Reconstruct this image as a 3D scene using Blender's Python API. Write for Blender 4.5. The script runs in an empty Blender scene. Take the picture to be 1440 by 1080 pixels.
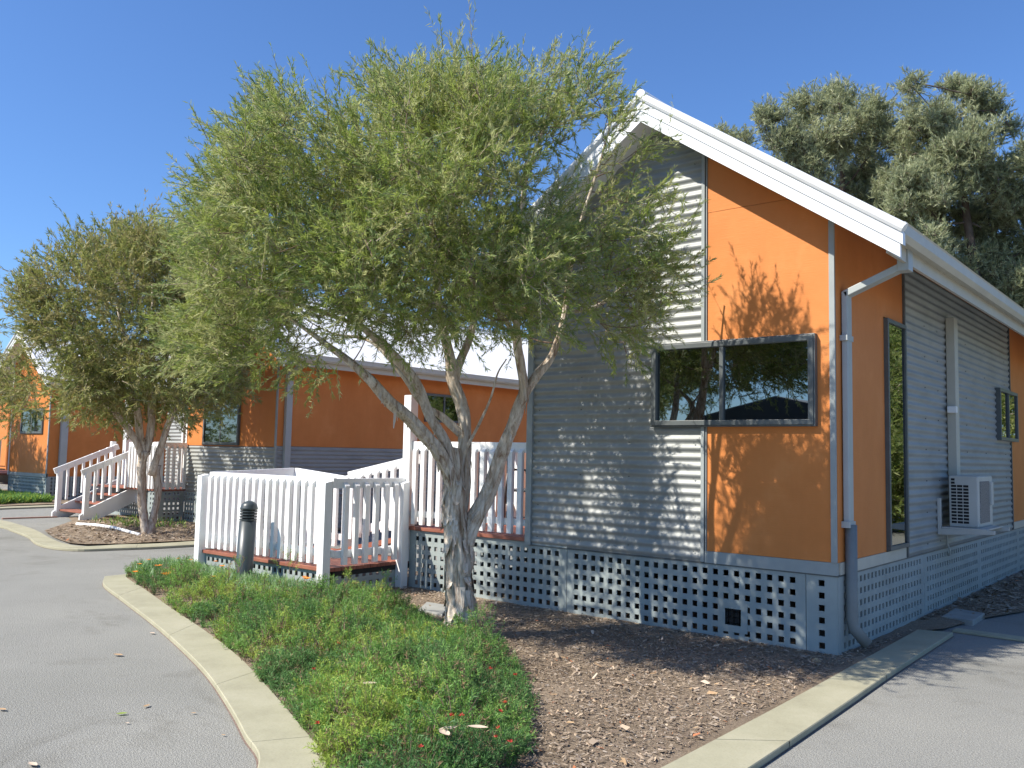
import bpy, math, random
import numpy as np
from mathutils import Vector, Matrix, noise
from mathutils.geometry import delaunay_2d_cdt
random.seed(7); rng = np.random.default_rng(7)
scene = bpy.context.scene
COL = scene.collection
PI = math.pi

# ------------------------------------------------------------ camera
R_ = np.array([[0.7714160756, 0.6360105634, 0.0201940952], [-0.0350142126, 0.0741130269, -0.9966349704], [-0.6353670146, 0.7681131573, 0.0794413894]])
CP = np.array([2.2564132696, -6.4416400242, 1.4042934147]); FL = 1237.1
cam_d = bpy.data.cameras.new('camera'); cam = bpy.data.objects.new('camera', cam_d); COL.objects.link(cam)
m = Matrix(((R_[0][0], -R_[1][0], -R_[2][0], CP[0]), (R_[0][1], -R_[1][1], -R_[2][1], CP[1]), (R_[0][2], -R_[1][2], -R_[2][2], CP[2]), (0, 0, 0, 1)))
cam.matrix_world = m
cam_d.sensor_width = 36; cam_d.lens = FL / 1440 * 36; cam_d.clip_end = 2000; cam_d.clip_start = .05
scene.camera = cam

def ray(u, v): return R_.T @ np.array([(u - 720) / FL, (v - 540) / FL, 1.0])
def at(u, v, depth): return CP + ray(u, v) * depth                 # point at a distance along the view
def proj(p):
    c = R_ @ (np.array(p) - CP); return 720 + FL * c[0] / c[2], 540 + FL * c[1] / c[2]
def gnd(u, v, z=0.0):
    d = ray(u, v); return CP + d * (z - CP[2]) / d[2]
def on(u, v, ax, val):
    d = ray(u, v); return CP + d * (val - CP[ax]) / d[ax]

# ------------------------------------------------------------ object helpers
ORG = {}
def tag(o, label=None, cat=None, group=None, kind=None):
    if label: o['label'] = label
    if cat: o['category'] = cat
    if group: o['group'] = group
    if kind: o['kind'] = kind
    return o
def empty(name, loc=(0, 0, 0), rz=0):
    o = bpy.data.objects.new(name, None); COL.objects.link(o); o.location = loc; o.rotation_euler = (0, 0, rz)
    o.empty_display_size = .1
    ORG[o.name] = np.array(loc, float); return o
def link(name, me, parent=None, origin=None):
    """vertices of me are in world space; move them to the object's own origin"""
    n = len(me.vertices); co = np.empty(n * 3, np.float32); me.vertices.foreach_get('co', co); co = co.reshape(-1, 3)
    if origin is None:
        if parent is not None: origin = ORG[parent.name]
        else:
            lo, hi = co.min(0), co.max(0); origin = np.array([(lo[0] + hi[0]) / 2, (lo[1] + hi[1]) / 2, lo[2]])
    origin = np.array(origin, float)
    co = co - origin.astype(np.float32); me.vertices.foreach_set('co', co.ravel()); me.update()
    o = bpy.data.objects.new(name, me); COL.objects.link(o)
    ORG[o.name] = origin
    if parent is not None:
        o.parent = parent; o.location = origin - ORG[parent.name]
    else: o.location = origin
    return o

class MB:
    def __init__(s): s.v = []; s.f = []; s.m = []
    def quad(s, a, b, c, d, m=0):
        i = len(s.v); s.v += [a, b, c, d]; s.f.append((i, i + 1, i + 2, i + 3)); s.m.append(m)
    def box(s, x0, x1, y0, y1, z0, z1, m=0):
        i = len(s.v)
        s.v += [(x0, y0, z0), (x1, y0, z0), (x1, y1, z0), (x0, y1, z0), (x0, y0, z1), (x1, y0, z1), (x1, y1, z1), (x0, y1, z1)]
        s.f += [(i, i+3, i+2, i+1), (i+4, i+5, i+6, i+7), (i, i+1, i+5, i+4), (i+1, i+2, i+6, i+5), (i+2, i+3, i+7, i+6), (i+3, i, i+4, i+7)]
        s.m += [m] * 6; return s
    def obox(s, p0, p1, w, h, up=(0, 0, 1), m=0):
        """a bar from p0 to p1, w wide, h tall"""
        p0 = Vector(p0); p1 = Vector(p1); d = (p1 - p0).normalized(); up = Vector(up)
        r = d.cross(up).normalized(); u = r.cross(d).normalized(); i = len(s.v)
        for p in (p0, p1):
            for a, b in ((-1, -1), (1, -1), (1, 1), (-1, 1)): s.v.append(tuple(p + r * (a * w / 2) + u * (b * h / 2)))
        s.f += [(i, i+1, i+2, i+3), (i+4, i+7, i+6, i+5)] + [(i + k, i + 4 + k, i + 4 + (k + 1) % 4, i + (k + 1) % 4) for k in range(4)]
        s.m += [m] * 6; return s
    def prism(s, pts, axis, a, b, m=0):
        """polygon pts (2-D) extruded along axis from a to b; axis 0: pts=(y,z); 1: (x,z); 2: (x,y)"""
        def P(p, t): return (t, p[0], p[1]) if axis == 0 else ((p[0], t, p[1]) if axis == 1 else (p[0], p[1], t))
        i = len(s.v); n = len(pts)
        s.v += [P(p, a) for p in pts] + [P(p, b) for p in pts]
        s.f += [tuple(range(i, i + n)), tuple(range(i + 2 * n - 1, i + n - 1, -1))]
        s.f += [(i + k, i + n + k, i + n + (k + 1) % n, i + (k + 1) % n) for k in range(n)]
        s.m += [m] * (n + 2); return s
    def tube(s, path, radii, n=8, m=0, cap=True, bump=0, seed=0, fs=6.0):
        path = [Vector(p) for p in path]; rings = []; ref = Vector((.3, .9, .1)).normalized()
        for k, p in enumerate(path):
            d = (path[min(k + 1, len(path) - 1)] - path[max(k - 1, 0)]).normalized()
            a = ref - d * ref.dot(d)
            if a.length < 1e-3: a = Vector((1, 0, 0)) - d * d.x
            a.normalize(); b = d.cross(a); ref = a
            r = radii[k] if hasattr(radii, '__len__') else radii; i = len(s.v)
            for j in range(n):
                t = 2 * PI * j / n; q = a * math.cos(t) + b * math.sin(t); rr = r
                if bump:
                    q0 = q * 2.2
                    e = noise.noise(Vector((q0.x * 1.7 + seed, q0.y * 1.7, q0.z * .6 + p.z * fs * .35)))
                    e2 = noise.noise(Vector((q0.x * 4 + seed, q0.y * 4, p.z * fs)))
                    rr = r * (1 + bump * (e * 1.0 + abs(e2) * 1.0))
                s.v.append(tuple(p + q * rr))
            rings.append(i)
        for k in range(len(rings) - 1):
            for j in range(n):
                s.f.append((rings[k] + j, rings[k] + (j + 1) % n, rings[k + 1] + (j + 1) % n, rings[k + 1] + j)); s.m.append(m)
        if cap:
            s.f.append(tuple(rings[0] + j for j in range(n))[::-1]); s.f.append(tuple(rings[-1] + j for j in range(n))); s.m += [m, m]
        return s
    def build(s, name, mats, parent=None, smooth=False, bevel=0, origin=None):
        me = bpy.data.meshes.new(name); me.from_pydata([tuple(map(float, v)) for v in s.v], [], s.f)
        if not isinstance(mats, (list, tuple)): mats = [mats]
        for q in mats: me.materials.append(q)
        me.polygons.foreach_set('material_index', s.m)
        if smooth: me.polygons.foreach_set('use_smooth', [True] * len(me.polygons))
        me.update(); o = link(name, me, parent, origin)
        if bevel:
            b = o.modifiers.new('edge', 'BEVEL'); b.width = bevel; b.segments = 2; b.limit_method = 'ANGLE'
        return o

def mesh_np(name, verts, faces, mats, midx, parent=None, smooth=False):
    """fast mesh from numpy arrays; faces (n,k)"""
    me = bpy.data.meshes.new(name); n, k = faces.shape
    me.vertices.add(len(verts)); me.vertices.foreach_set('co', np.asarray(verts, np.float32).ravel())
    me.loops.add(n * k); me.loops.foreach_set('vertex_index', faces.astype(np.int32).ravel())
    me.polygons.add(n); me.polygons.foreach_set('loop_start', np.arange(0, n * k, k, dtype=np.int32))
    me.polygons.foreach_set('loop_total', np.full(n, k, np.int32))
    for q in mats: me.materials.append(q)
    me.polygons.foreach_set('material_index', np.asarray(midx, np.int32))
    me.update(calc_edges=True); me.validate()
    return link(name, me, parent)

# ------------------------------------------------------------ materials
def newmat(name):
    mt = bpy.data.materials.new(name); mt.use_nodes = True; nt = mt.node_tree
    b = nt.nodes['Principled BSDF']; return mt, nt, b
def N(nt, t, **kw):
    n = nt.nodes.new(t)
    for k, v in kw.items():
        if k in n.inputs: n.inputs[k].default_value = v
        else: setattr(n, k, v)
    return n
def coords(nt, scale=(1, 1, 1), kind='Object'):
    tc = N(nt, 'ShaderNodeTexCoord'); mp = N(nt, 'ShaderNodeMapping'); mp.inputs['Scale'].default_value = scale
    nt.links.new(tc.outputs[kind], mp.inputs['Vector']); return mp.outputs[0]
def ramp(nt, fac, stops):
    r = N(nt, 'ShaderNodeValToRGB'); el = r.color_ramp.elements
    while len(el) < len(stops): el.new(.5)
    for e, (p, c) in zip(el, stops): e.position = p; e.color = (*c, 1)
    nt.links.new(fac, r.inputs[0]); return r.outputs[0]
def mat(name, c1, c2=None, scale=5, rough=.6, metal=0, bump=0, bscale=None, stretch=(1, 1, 1), detail=5, spec=.4, contrast=(.3, .7), bdist=.01, c3=None):
    mt, nt, b = newmat(name); L = nt.links.new
    b.inputs['Roughness'].default_value = rough; b.inputs['Metallic'].default_value = metal; b.inputs['Specular IOR Level'].default_value = spec
    c2 = c2 or tuple(x * .85 for x in c1)
    v = coords(nt, stretch)
    n = N(nt, 'ShaderNodeTexNoise', Scale=scale, Detail=detail, Roughness=.6); L(v, n.inputs['Vector'])
    st = [(contrast[0], c1), (contrast[1], c2)] if not c3 else [(contrast[0], c1), ((contrast[0] + contrast[1]) / 2, c3), (contrast[1], c2)]
    L(ramp(nt, n.outputs[0], st), b.inputs['Base Color'])
    if bump:
        n2 = N(nt, 'ShaderNodeTexNoise', Scale=bscale or scale * 6, Detail=4); L(v, n2.inputs['Vector'])
        bp = N(nt, 'ShaderNodeBump', Strength=bump, Distance=bdist); L(n2.outputs[0], bp.inputs['Height']); L(bp.outputs[0], b.inputs['Normal'])
    return mt

M = {}
# orange weathered fibre-cement / ply sheets
def orange():
    mt, nt, b = newmat('orange_paint'); L = nt.links.new
    v = coords(nt, (1, 1, 1)); v2 = coords(nt, (2.5, 2.5, 60))
    n = N(nt, 'ShaderNodeTexNoise', Scale=1.6, Detail=6, Roughness=.65); L(v, n.inputs['Vector'])
    c = ramp(nt, n.outputs[0], [(.28, (.56, .188, .045)), (.55, (.62, .218, .057)), (.78, (.69, .28, .09))])
    n2 = N(nt, 'ShaderNodeTexNoise', Scale=3, Detail=3); L(v2, n2.inputs['Vector'])
    n3 = N(nt, 'ShaderNodeTexNoise', Scale=7, Detail=8, Roughness=.8); v3 = coords(nt, (2.2, 2.2, .5)); L(v3, n3.inputs['Vector'])
    st = ramp(nt, n3.outputs[0], [(.62, (0, 0, 0)), (.80, (1, 1, 1))])
    mx = N(nt, 'ShaderNodeMixRGB'); L(c, mx.inputs[1]); mx.inputs[2].default_value = (.76, .47, .26, 1)
    mm = N(nt, 'ShaderNodeMath', operation='MULTIPLY'); L(st, mm.inputs[0]); mm.inputs[1].default_value = .5; L(mm.outputs[0], mx.inputs[0])
    L(mx.outputs[0], b.inputs['Base Color'])
    v5 = coords(nt, (3, 3, .5)); n5 = N(nt, 'ShaderNodeTexNoise', Scale=1.4, Detail=7, Roughness=.7); L(v5, n5.inputs['Vector'])
    s5 = ramp(nt, n5.outputs[0], [(.28, (.94, .93, .92)), (.5, (1, 1, 1)), (.72, (1.02, 1.03, 1.04))])
    m5 = N(nt, 'ShaderNodeMixRGB', blend_type='MULTIPLY'); m5.inputs[0].default_value = 1; L(mx.outputs[0], m5.inputs[1]); L(s5, m5.inputs[2]); L(m5.outputs[0], b.inputs['Base Color'])
    bp = N(nt, 'ShaderNodeBump', Strength=.35, Distance=.004); L(n2.outputs[0], bp.inputs['Height']); L(bp.outputs[0], b.inputs['Normal'])
    b.inputs['Roughness'].default_value = .62; b.inputs['Specular IOR Level'].default_value = .3
    return mt
M['orange'] = orange()
M['galv'] = mat('corrugated_steel', (.36, .368, .35), (.25, .26, .248), 2.2, .5, .1, .1, 30, (1, 1, 3), c3=(.315, .325, .31), spec=.4, contrast=(.25, .75))
M['roofwhite'] = mat('white_roof_steel', (.74, .75, .76), (.66, .67, .68), 1.5, .5)
M['white'] = mat('white_paint', (.86, .86, .85), (.80, .80, .78), 6, .45, bump=.08, bscale=60, contrast=(.35, .75))
M['cream'] = mat('cream_paint', (.52, .50, .42), (.46, .44, .37), 5, .5)
M['fascia'] = mat('white_fascia_steel', (.78, .79, .79), (.72, .73, .73), 2, .4)
M['trim'] = mat('grey_trim_paint', (.34, .37, .36), (.28, .305, .30), 5, .5)
M['lattice'] = mat('grey_green_lattice', (.34, .385, .375), (.26, .295, .285), 3, .6, bump=.1, bscale=40, c3=(.305, .345, .335))
M['pipe'] = mat('grey_downpipe', (.42, .45, .44), (.37, .40, .39), 4, .45)
M['pipedark'] = mat('dark_grey_pipe', (.20, .215, .205), (.16, .17, .165), 6, .5)
M['frame'] = mat('charcoal_window_frame', (.12, .135, .135), (.09, .10, .10), 6, .4)
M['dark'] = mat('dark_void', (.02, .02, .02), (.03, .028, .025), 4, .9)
def glass():
    mt, nt, b = newmat('dark_window_glass'); L = nt.links.new
    b.inputs['Base Color'].default_value = (.21, .235, .25, 1); b.inputs['Metallic'].default_value = 1; b.inputs['Roughness'].default_value = .015
    v = coords(nt); n = N(nt, 'ShaderNodeTexNoise', Scale=1.3, Detail=1); L(v, n.inputs['Vector'])
    bp = N(nt, 'ShaderNodeBump', Strength=.08, Distance=.01); L(n.outputs[0], bp.inputs['Height']); L(bp.outputs[0], b.inputs['Normal'])
    return mt
M['glass'] = glass()
def deck():
    mt, nt, b = newmat('red_brown_decking'); L = nt.links.new
    v = coords(nt, (1, 12, 1)); n = N(nt, 'ShaderNodeTexNoise', Scale=3, Detail=6); L(v, n.inputs['Vector'])
    L(ramp(nt, n.outputs[0], [(.3, (.20, .066, .04)), (.55, (.30, .105, .065)), (.75, (.38, .16, .10))]), b.inputs['Base Color'])
    b.inputs['Roughness'].default_value = .6; return mt
M['deck'] = deck()
M['grit'] = mat('reddish_joint_grit', (.13, .085, .07), (.24, .18, .15), 60, .9)
def asphalt():
    mt, nt, b = newmat('sun_bleached_asphalt'); L = nt.links.new; v = coords(nt)
    n1 = N(nt, 'ShaderNodeTexNoise', Scale=.6, Detail=6, Roughness=.6); L(v, n1.inputs['Vector'])
    base = ramp(nt, n1.outputs[0], [(.3, (.225, .222, .20)), (.5, (.252, .248, .225)), (.7, (.282, .276, .248))])
    vo = N(nt, 'ShaderNodeTexVoronoi', Scale=170, feature='F1'); L(v, vo.inputs['Vector'])
    n2 = N(nt, 'ShaderNodeTexNoise', Scale=120, Detail=3, Roughness=.8); L(v, n2.inputs['Vector'])
    g = ramp(nt, n2.outputs[0], [(.30, (.48, .48, .48)), (.5, (1, 1, 1)), (.66, (1.5, 1.5, 1.48))])
    mx = N(nt, 'ShaderNodeMixRGB', blend_type='MULTIPLY'); mx.inputs[0].default_value = 1; L(base, mx.inputs[1]); L(g, mx.inputs[2])
    n4 = N(nt, 'ShaderNodeTexNoise', Scale=.9, Detail=9, Roughness=.72, Distortion=.8); L(v, n4.inputs['Vector'])
    st = ramp(nt, n4.outputs[0], [(.34, (.80, .79, .77)), (.46, (1, 1, 1)), (.62, (1, 1, 1)), (.74, (1.07, 1.06, 1.04))])
    m2 = N(nt, 'ShaderNodeMixRGB', blend_type='MULTIPLY'); m2.inputs[0].default_value = 1; L(mx.outputs[0], m2.inputs[1]); L(st, m2.inputs[2])
    L(m2.outputs[0], b.inputs['Base Color'])
    bp = N(nt, 'ShaderNodeBump', Strength=.6, Distance=.006); L(vo.outputs['Distance'], bp.inputs['Height']); L(bp.outputs[0], b.inputs['Normal'])
    b.inputs['Roughness'].default_value = .85; b.inputs['Specular IOR Level'].default_value = .25; return mt
M['asphalt'] = asphalt()
def concrete():
    mt, nt, b = newmat('pale_concrete'); L = nt.links.new; v = coords(nt)
    n1 = N(nt, 'ShaderNodeTexNoise', Scale=2.5, Detail=8, Roughness=.7); L(v, n1.inputs['Vector'])
    base = ramp(nt, n1.outputs[0], [(.28, (.285, .265, .18)), (.5, (.355, .335, .23)), (.72, (.41, .385, .275))])
    n2 = N(nt, 'ShaderNodeTexNoise', Scale=90, Detail=4, Roughness=.8); L(v, n2.inputs['Vector'])
    g = ramp(nt, n2.outputs[0], [(.28, (.78, .78, .78)), (.5, (1, 1, 1))])
    mx = N(nt, 'ShaderNodeMixRGB', blend_type='MULTIPLY'); mx.inputs[0].default_value = 1; L(base, mx.inputs[1]); L(g, mx.inputs[2])
    L(mx.outputs[0], b.inputs['Base Color'])
    bp = N(nt, 'ShaderNodeBump', Strength=.3, Distance=.004); L(n2.outputs[0], bp.inputs['Height']); L(bp.outputs[0], b.inputs['Normal'])
    b.inputs['Roughness'].default_value = .85; return mt
M['concrete'] = concrete()
def mulch():
    mt, nt, b = newmat('bark_mulch_soil'); L = nt.links.new; v = coords(nt)
    n1 = N(nt, 'ShaderNodeTexNoise', Scale=1.7, Detail=4); L(v, n1.inputs['Vector'])
    n2 = N(nt, 'ShaderNodeTexNoise', Scale=55, Detail=6, Roughness=.8); L(v, n2.inputs['Vector'])
    vo = N(nt, 'ShaderNodeTexVoronoi', Scale=75); L(v, vo.inputs['Vector'])
    a = ramp(nt, n2.outputs[0], [(.3, (.18, .14, .105)), (.5, (.30, .245, .185)), (.68, (.42, .355, .28))])
    c = ramp(nt, n1.outputs[0], [(.3, (.8, .75, .7)), (.7, (1.15, 1.1, 1.05))])
    mx = N(nt, 'ShaderNodeMixRGB', blend_type='MULTIPLY'); mx.inputs[0].default_value = 1; L(a, mx.inputs[1]); L(c, mx.inputs[2])
    hs = N(nt, 'ShaderNodeMixRGB', blend_type='MIX'); hs.inputs[0].default_value = .22; L(mx.outputs[0], hs.inputs[1]); L(vo.outputs['Color'], hs.inputs[2])
    h2 = N(nt, 'ShaderNodeHueSaturation', Saturation=.8); L(hs.outputs[0], h2.inputs['Color']); L(mx.outputs[0], b.inputs['Base Color'])
    bp = N(nt, 'ShaderNodeBump', Strength=1, Distance=.02); L(n2.outputs[0], bp.inputs['Height']); L(bp.outputs[0], b.inputs['Normal'])
    b.inputs['Roughness'].default_value = .95; b.inputs['Specular IOR Level'].default_value = .1; return mt
M['mulch'] = mulch()
def bark():
    mt, nt, b = newmat('paper_bark'); L = nt.links.new
    v = coords(nt, (1, 1, .22))
    n1 = N(nt, 'ShaderNodeTexNoise', Scale=16, Detail=8, Roughness=.7, Distortion=1.2); L(v, n1.inputs['Vector'])
    c = ramp(nt, n1.outputs[0], [(.25, (.11, .065, .04)), (.36, (.31, .205, .135)), (.48, (.60, .50, .39)), (.62, (.80, .72, .61)), (.80, (.50, .29, .16))])
    v2 = coords(nt, (1, 1, .15)); n2 = N(nt, 'ShaderNodeTexNoise', Scale=45, Detail=6, Roughness=.75, Distortion=.6); L(v2, n2.inputs['Vector'])
    g = ramp(nt, n2.outputs[0], [(.3, (.6, .57, .54)), (.55, (1, 1, 1))])
    mx = N(nt, 'ShaderNodeMixRGB', blend_type='MULTIPLY'); mx.inputs[0].default_value = .8; L(c, mx.inputs[1]); L(g, mx.inputs[2])
    L(mx.outputs[0], b.inputs['Base Color'])
    bp = N(nt, 'ShaderNodeBump', Strength=.9, Distance=.02); L(n1.outputs[0], bp.inputs['Height'])
    bp2 = N(nt, 'ShaderNodeBump', Strength=.6, Distance=.006); L(n2.outputs[0], bp2.inputs['Height']); L(bp.outputs[0], bp2.inputs['Normal'])
    L(bp2.outputs[0], b.inputs['Normal']); b.inputs['Roughness'].default_value = .85; b.inputs['Specular IOR Level'].default_value = .2; return mt
M['bark'] = bark()
M['twig'] = mat('brown_twig', (.16, .105, .075), (.26, .19, .14), 9, .85, spec=.15)
M['twigpale'] = mat('pale_dry_twig', (.34, .27, .21), (.24, .18, .14), 9, .85, spec=.15)
M['pinebark'] = mat('dark_pine_bark', (.09, .07, .055), (.16, .125, .10), 6, .9, bump=.5, bscale=20, spec=.1)
def leaf(name, c1, c2, trans=.35, scale=1.1, rough=.5):
    mt = bpy.data.materials.new(name); mt.use_nodes = True; nt = mt.node_tree; nt.nodes.clear(); L = nt.links.new
    out = N(nt, 'ShaderNodeOutputMaterial'); v = coords(nt)
    n = N(nt, 'ShaderNodeTexNoise', Scale=scale, Detail=3); L(v, n.inputs['Vector'])
    c = ramp(nt, n.outputs[0], [(.35, c1), (.65, c2)])
    d = N(nt, 'ShaderNodeBsdfPrincipled', Roughness=rough); d.inputs['Specular IOR Level'].default_value = .25; L(c, d.inputs['Base Color'])
    t = N(nt, 'ShaderNodeBsdfTranslucent'); L(c, t.inputs['Color'])
    mx = N(nt, 'ShaderNodeMixShader'); mx.inputs[0].default_value = trans; L(d.outputs[0], mx.inputs[1]); L(t.outputs[0], mx.inputs[2]); L(mx.outputs[0], out.inputs[0])
    return mt
LEAF1 = [leaf('leaf_green', (.30, .38, .085), (.40, .45, .115), .42), leaf('leaf_olive', (.40, .42, .17), (.48, .49, .21), .42), leaf('leaf_deep', (.20, .28, .09), (.27, .34, .11), .4), leaf('leaf_tip', (.52, .55, .24), (.58, .59, .28), .42)]
LEAF2 = [leaf('leaf_yellow_olive', (.31, .34, .09), (.38, .39, .12)), leaf('leaf_brown_olive', (.35, .32, .13), (.41, .36, .16)), leaf('leaf_dull_green', (.20, .24, .08), (.26, .29, .09)), leaf('leaf_gold', (.46, .43, .17), (.50, .45, .19))]
LEAF3 = [leaf('needle_grey_green', (.33, .365, .20), (.42, .45, .25), .4, .5), leaf('needle_dark', (.23, .26, .145), (.29, .32, .18), .4, .5), leaf('needle_light', (.43, .46, .27), (.48, .49, .30), .35, .5)]
LEAFG = [leaf('cover_green', (.16, .32, .07), (.23, .41, .095), .35), leaf('cover_deep', (.10, .22, .07), (.15, .29, .09), .35), leaf('cover_lime', (.32, .45, .07), (.40, .50, .10), .35), leaf('cover_brown', (.22, .15, .08), (.30, .20, .11), .15)]
LEAFS = [leaf('strap_grey_green', (.33, .46, .25), (.44, .56, .34), .3), leaf('strap_green', (.18, .32, .10), (.25, .40, .13), .3)]
M['orangeflower'] = mat('orange_petals', (.85, .22, .02), (.9, .32, .03), 20, .5)
M['redflower'] = mat('red_petals', (.55, .04, .03), (.68, .09, .07), 20, .5)
M['bollard'] = mat('charcoal_powder_coat', (.055, .068, .07), (.045, .055, .058), 8, .38, spec=.5)
M['ac'] = mat('off_white_steel', (.52, .52, .48), (.46, .46, .42), 5, .45)
M['mesh'] = mat('dark_coil_mesh', (.07, .07, .07), (.30, .28, .27), 160, .6, contrast=(.45, .55))
M['chairmetal'] = mat('black_tube_steel', (.03, .03, .032), (.05, .05, .05), 8, .35, spec=.5)
M['brick'] = mat('red_edging_brick', (.34, .17, .12), (.42, .24, .18), 8, .8)
M['stone'] = mat('grey_concrete_pad', (.34, .34, .31), (.26, .26, .24), 6, .85)
M['beige'] = mat('beige_render', (.50, .44, .34), (.45, .39, .30), 3, .8)
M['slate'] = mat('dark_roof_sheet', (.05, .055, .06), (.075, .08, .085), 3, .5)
M['dryleaf'] = mat('dry_leaf', (.38, .24, .13), (.52, .36, .20), 15, .7)
M['paleleaf'] = mat('pale_dead_leaf', (.62, .50, .38), (.50, .38, .28), 15, .7)
M['screw'] = mat('screw_head', (.10, .11, .11), (.14, .15, .15), 8, .5)

# ------------------------------------------------------------ world, sun
SA, SB = .55, 1.17                                    # shadow runs (SA, 1, -SB)
sun_dir = Vector((SA, 1, -SB)).normalized()
w = bpy.data.worlds.new('World'); scene.world = w; w.use_nodes = True; nt = w.node_tree
bg = nt.nodes['Background']; sky = nt.nodes.new('ShaderNodeTexSky'); sky.sky_type = 'NISHITA'; sky.sun_disc = False
elev = math.asin(-sun_dir.z); sky.sun_elevation = elev
sky.sun_rotation = math.atan2(-sun_dir.x, -sun_dir.y)
sky.air_density = 1.0; sky.dust_density = .5; sky.ozone_density = 2.2; sky.altitude = 0
tint = nt.nodes.new('ShaderNodeMixRGB'); tint.blend_type = 'MULTIPLY'; tint.inputs[0].default_value = 1; tint.inputs[2].default_value = (.90, 1.25, 1.74, 1)
nt.links.new(sky.outputs[0], tint.inputs[1]); nt.links.new(tint.outputs[0], bg.inputs[0]); bg.inputs[1].default_value = .071
sl = bpy.data.lights.new('sun', 'SUN'); sl.energy = 5.0; sl.angle = math.radians(.5); sl.color = (1, .94, .84)
so = bpy.data.objects.new('sun', sl); COL.objects.link(so); so.rotation_euler = sun_dir.to_track_quat('-Z', 'Y').to_euler(); so.location = (-8, -14, 20)
scene.view_settings.view_transform = 'Standard'; scene.view_settings.look = 'None'; scene.view_settings.exposure = .62; scene.view_settings.gamma = 1
scene.render.engine = 'CYCLES'

# ------------------------------------------------------------ ground
def poly_sheet(name, pts, z, material, grid=.12, amp=.0, fs=3.0, kind='structure', edge_drop=0.0):
    """an uneven sheet filling polygon pts"""
    pts = [Vector((float(p[0]), float(p[1]))) for p in pts]; n = len(pts)
    xs = [p.x for p in pts]; ys = [p.y for p in pts]
    def inside(x, y):
        c = False; j = n - 1
        for i in range(n):
            a, b = pts[i], pts[j]
            if (a.y > y) != (b.y > y) and x < (b.x - a.x) * (y - a.y) / (b.y - a.y) + a.x: c = not c
            j = i
        return c
    extra = []
    x = min(xs)
    while x < max(xs):
        y = min(ys)
        while y < max(ys):
            q = (x + random.uniform(-.3, .3) * grid, y + random.uniform(-.3, .3) * grid)
            if inside(*q): extra.append(Vector(q))
            y += grid
        x += grid
    vs, es, fs_, *_ = delaunay_2d_cdt(pts + extra, [(i, (i + 1) % n) for i in range(n)], [list(range(n))], 1, 1e-5)
    b = MB()
    for q in vs:
        h = amp * (noise.noise(Vector((q.x * fs, q.y * fs, 3))) + .5 * noise.noise(Vector((q.x * fs * 2.7, q.y * fs * 2.7, 9))))
        b.v.append((q.x, q.y, z + h))
    b.f = [tuple(f) for f in fs_]; b.m = [0] * len(b.f)
    o = b.build(name, material, smooth=True); tag(o, kind=kind); return o, inside

g = MB(); g.quad((-900, -900, -.02), (900, -900, -.02), (900, 900, -.02), (-900, 900, -.02)); tag(g.build('ground', M['mulch']), kind='structure')
g = MB(); g.quad((-60, -40, 0), (40, -40, 0), (40, 40, 0), (-60, 40, 0)); tag(g.build('road', M['asphalt']), kind='structure')

def smooth_line(pts, n=6):
    out = []
    P = [np.array(p[:2], float) for p in pts]; P = [2 * P[0] - P[1]] + P + [2 * P[-1] - P[-2]]
    for i in range(1, len(P) - 2):
        for k in range(n):
            t = k / n; a, b, c, d = P[i - 1], P[i], P[i + 1], P[i + 2]
            out.append(.5 * (2 * b + (c - a) * t + (2 * a - 5 * b + 4 * c - d) * t * t + (3 * b - a - 3 * c + d) * t ** 3))
    out.append(P[-2]); return out
def kerb(name, inner, outer, seg, label, z=.035):
    """flush mowing strip between two lines, cast in bays with open joints"""
    b = MB(); n = len(inner)
    for i in range(n - 1):
        a0, a1, o0, o1 = inner[i], inner[i + 1], outer[i], outer[i + 1]
        g0 = .0 if i % seg else .035; t0 = g0; t1 = 1.0
        A0 = a0 + (a1 - a0) * t0; O0 = o0 + (o1 - o0) * t0
        e = .005
        def inn(p, q): d = (q - p) / max(1e-6, np.linalg.norm(q - p)); return p + d * e
        A0i, O0i, A1i, O1i = inn(A0, O0), inn(O0, A0), inn(a1, o1), inn(o1, a1)
        P = lambda q, zz: (q[0], q[1], zz)
        b.quad(P(A0i, z), P(A1i, z), P(O1i, z), P(O0i, z))
        b.quad(P(O0i, z), P(O1i, z), P(o1, z - .005), P(O0, z - .005)); b.quad(P(O0, z - .005), P(o1, z - .005), P(o1, -.01), P(O0, -.01))
        b.quad(P(A1i, z), P(A0i, z), P(A0, z - .005), P(a1, z - .005)); b.quad(P(a1, z - .005), P(A0, z - .005), P(A0, -.01), P(a1, -.01))
        oo0, oo1 = inn(O0, A0) * 2 - O0, inn(o1, a1) * 2 - o1; w0 = O0 - (inn(O0, A0) - O0) * 2.0; w1 = o1 - (inn(o1, a1) - o1) * 2.0
        b.quad(P(O0, .004), P(o1, .004), P(w1, .004), P(w0, .004), 1)
        if i % seg == 0: b.quad(P(A0, -.01), P(A0i, z), P(O0i, z), P(O0, -.01))
        if (i + 1) % seg == 0 or i == n - 2: b.quad(P(a1, -.01), P(A1i, z), P(O1i, z), P(o1, -.01))
    return tag(b.build(name, [M['concrete'], M['grit']]), label, 'kerb')

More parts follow.
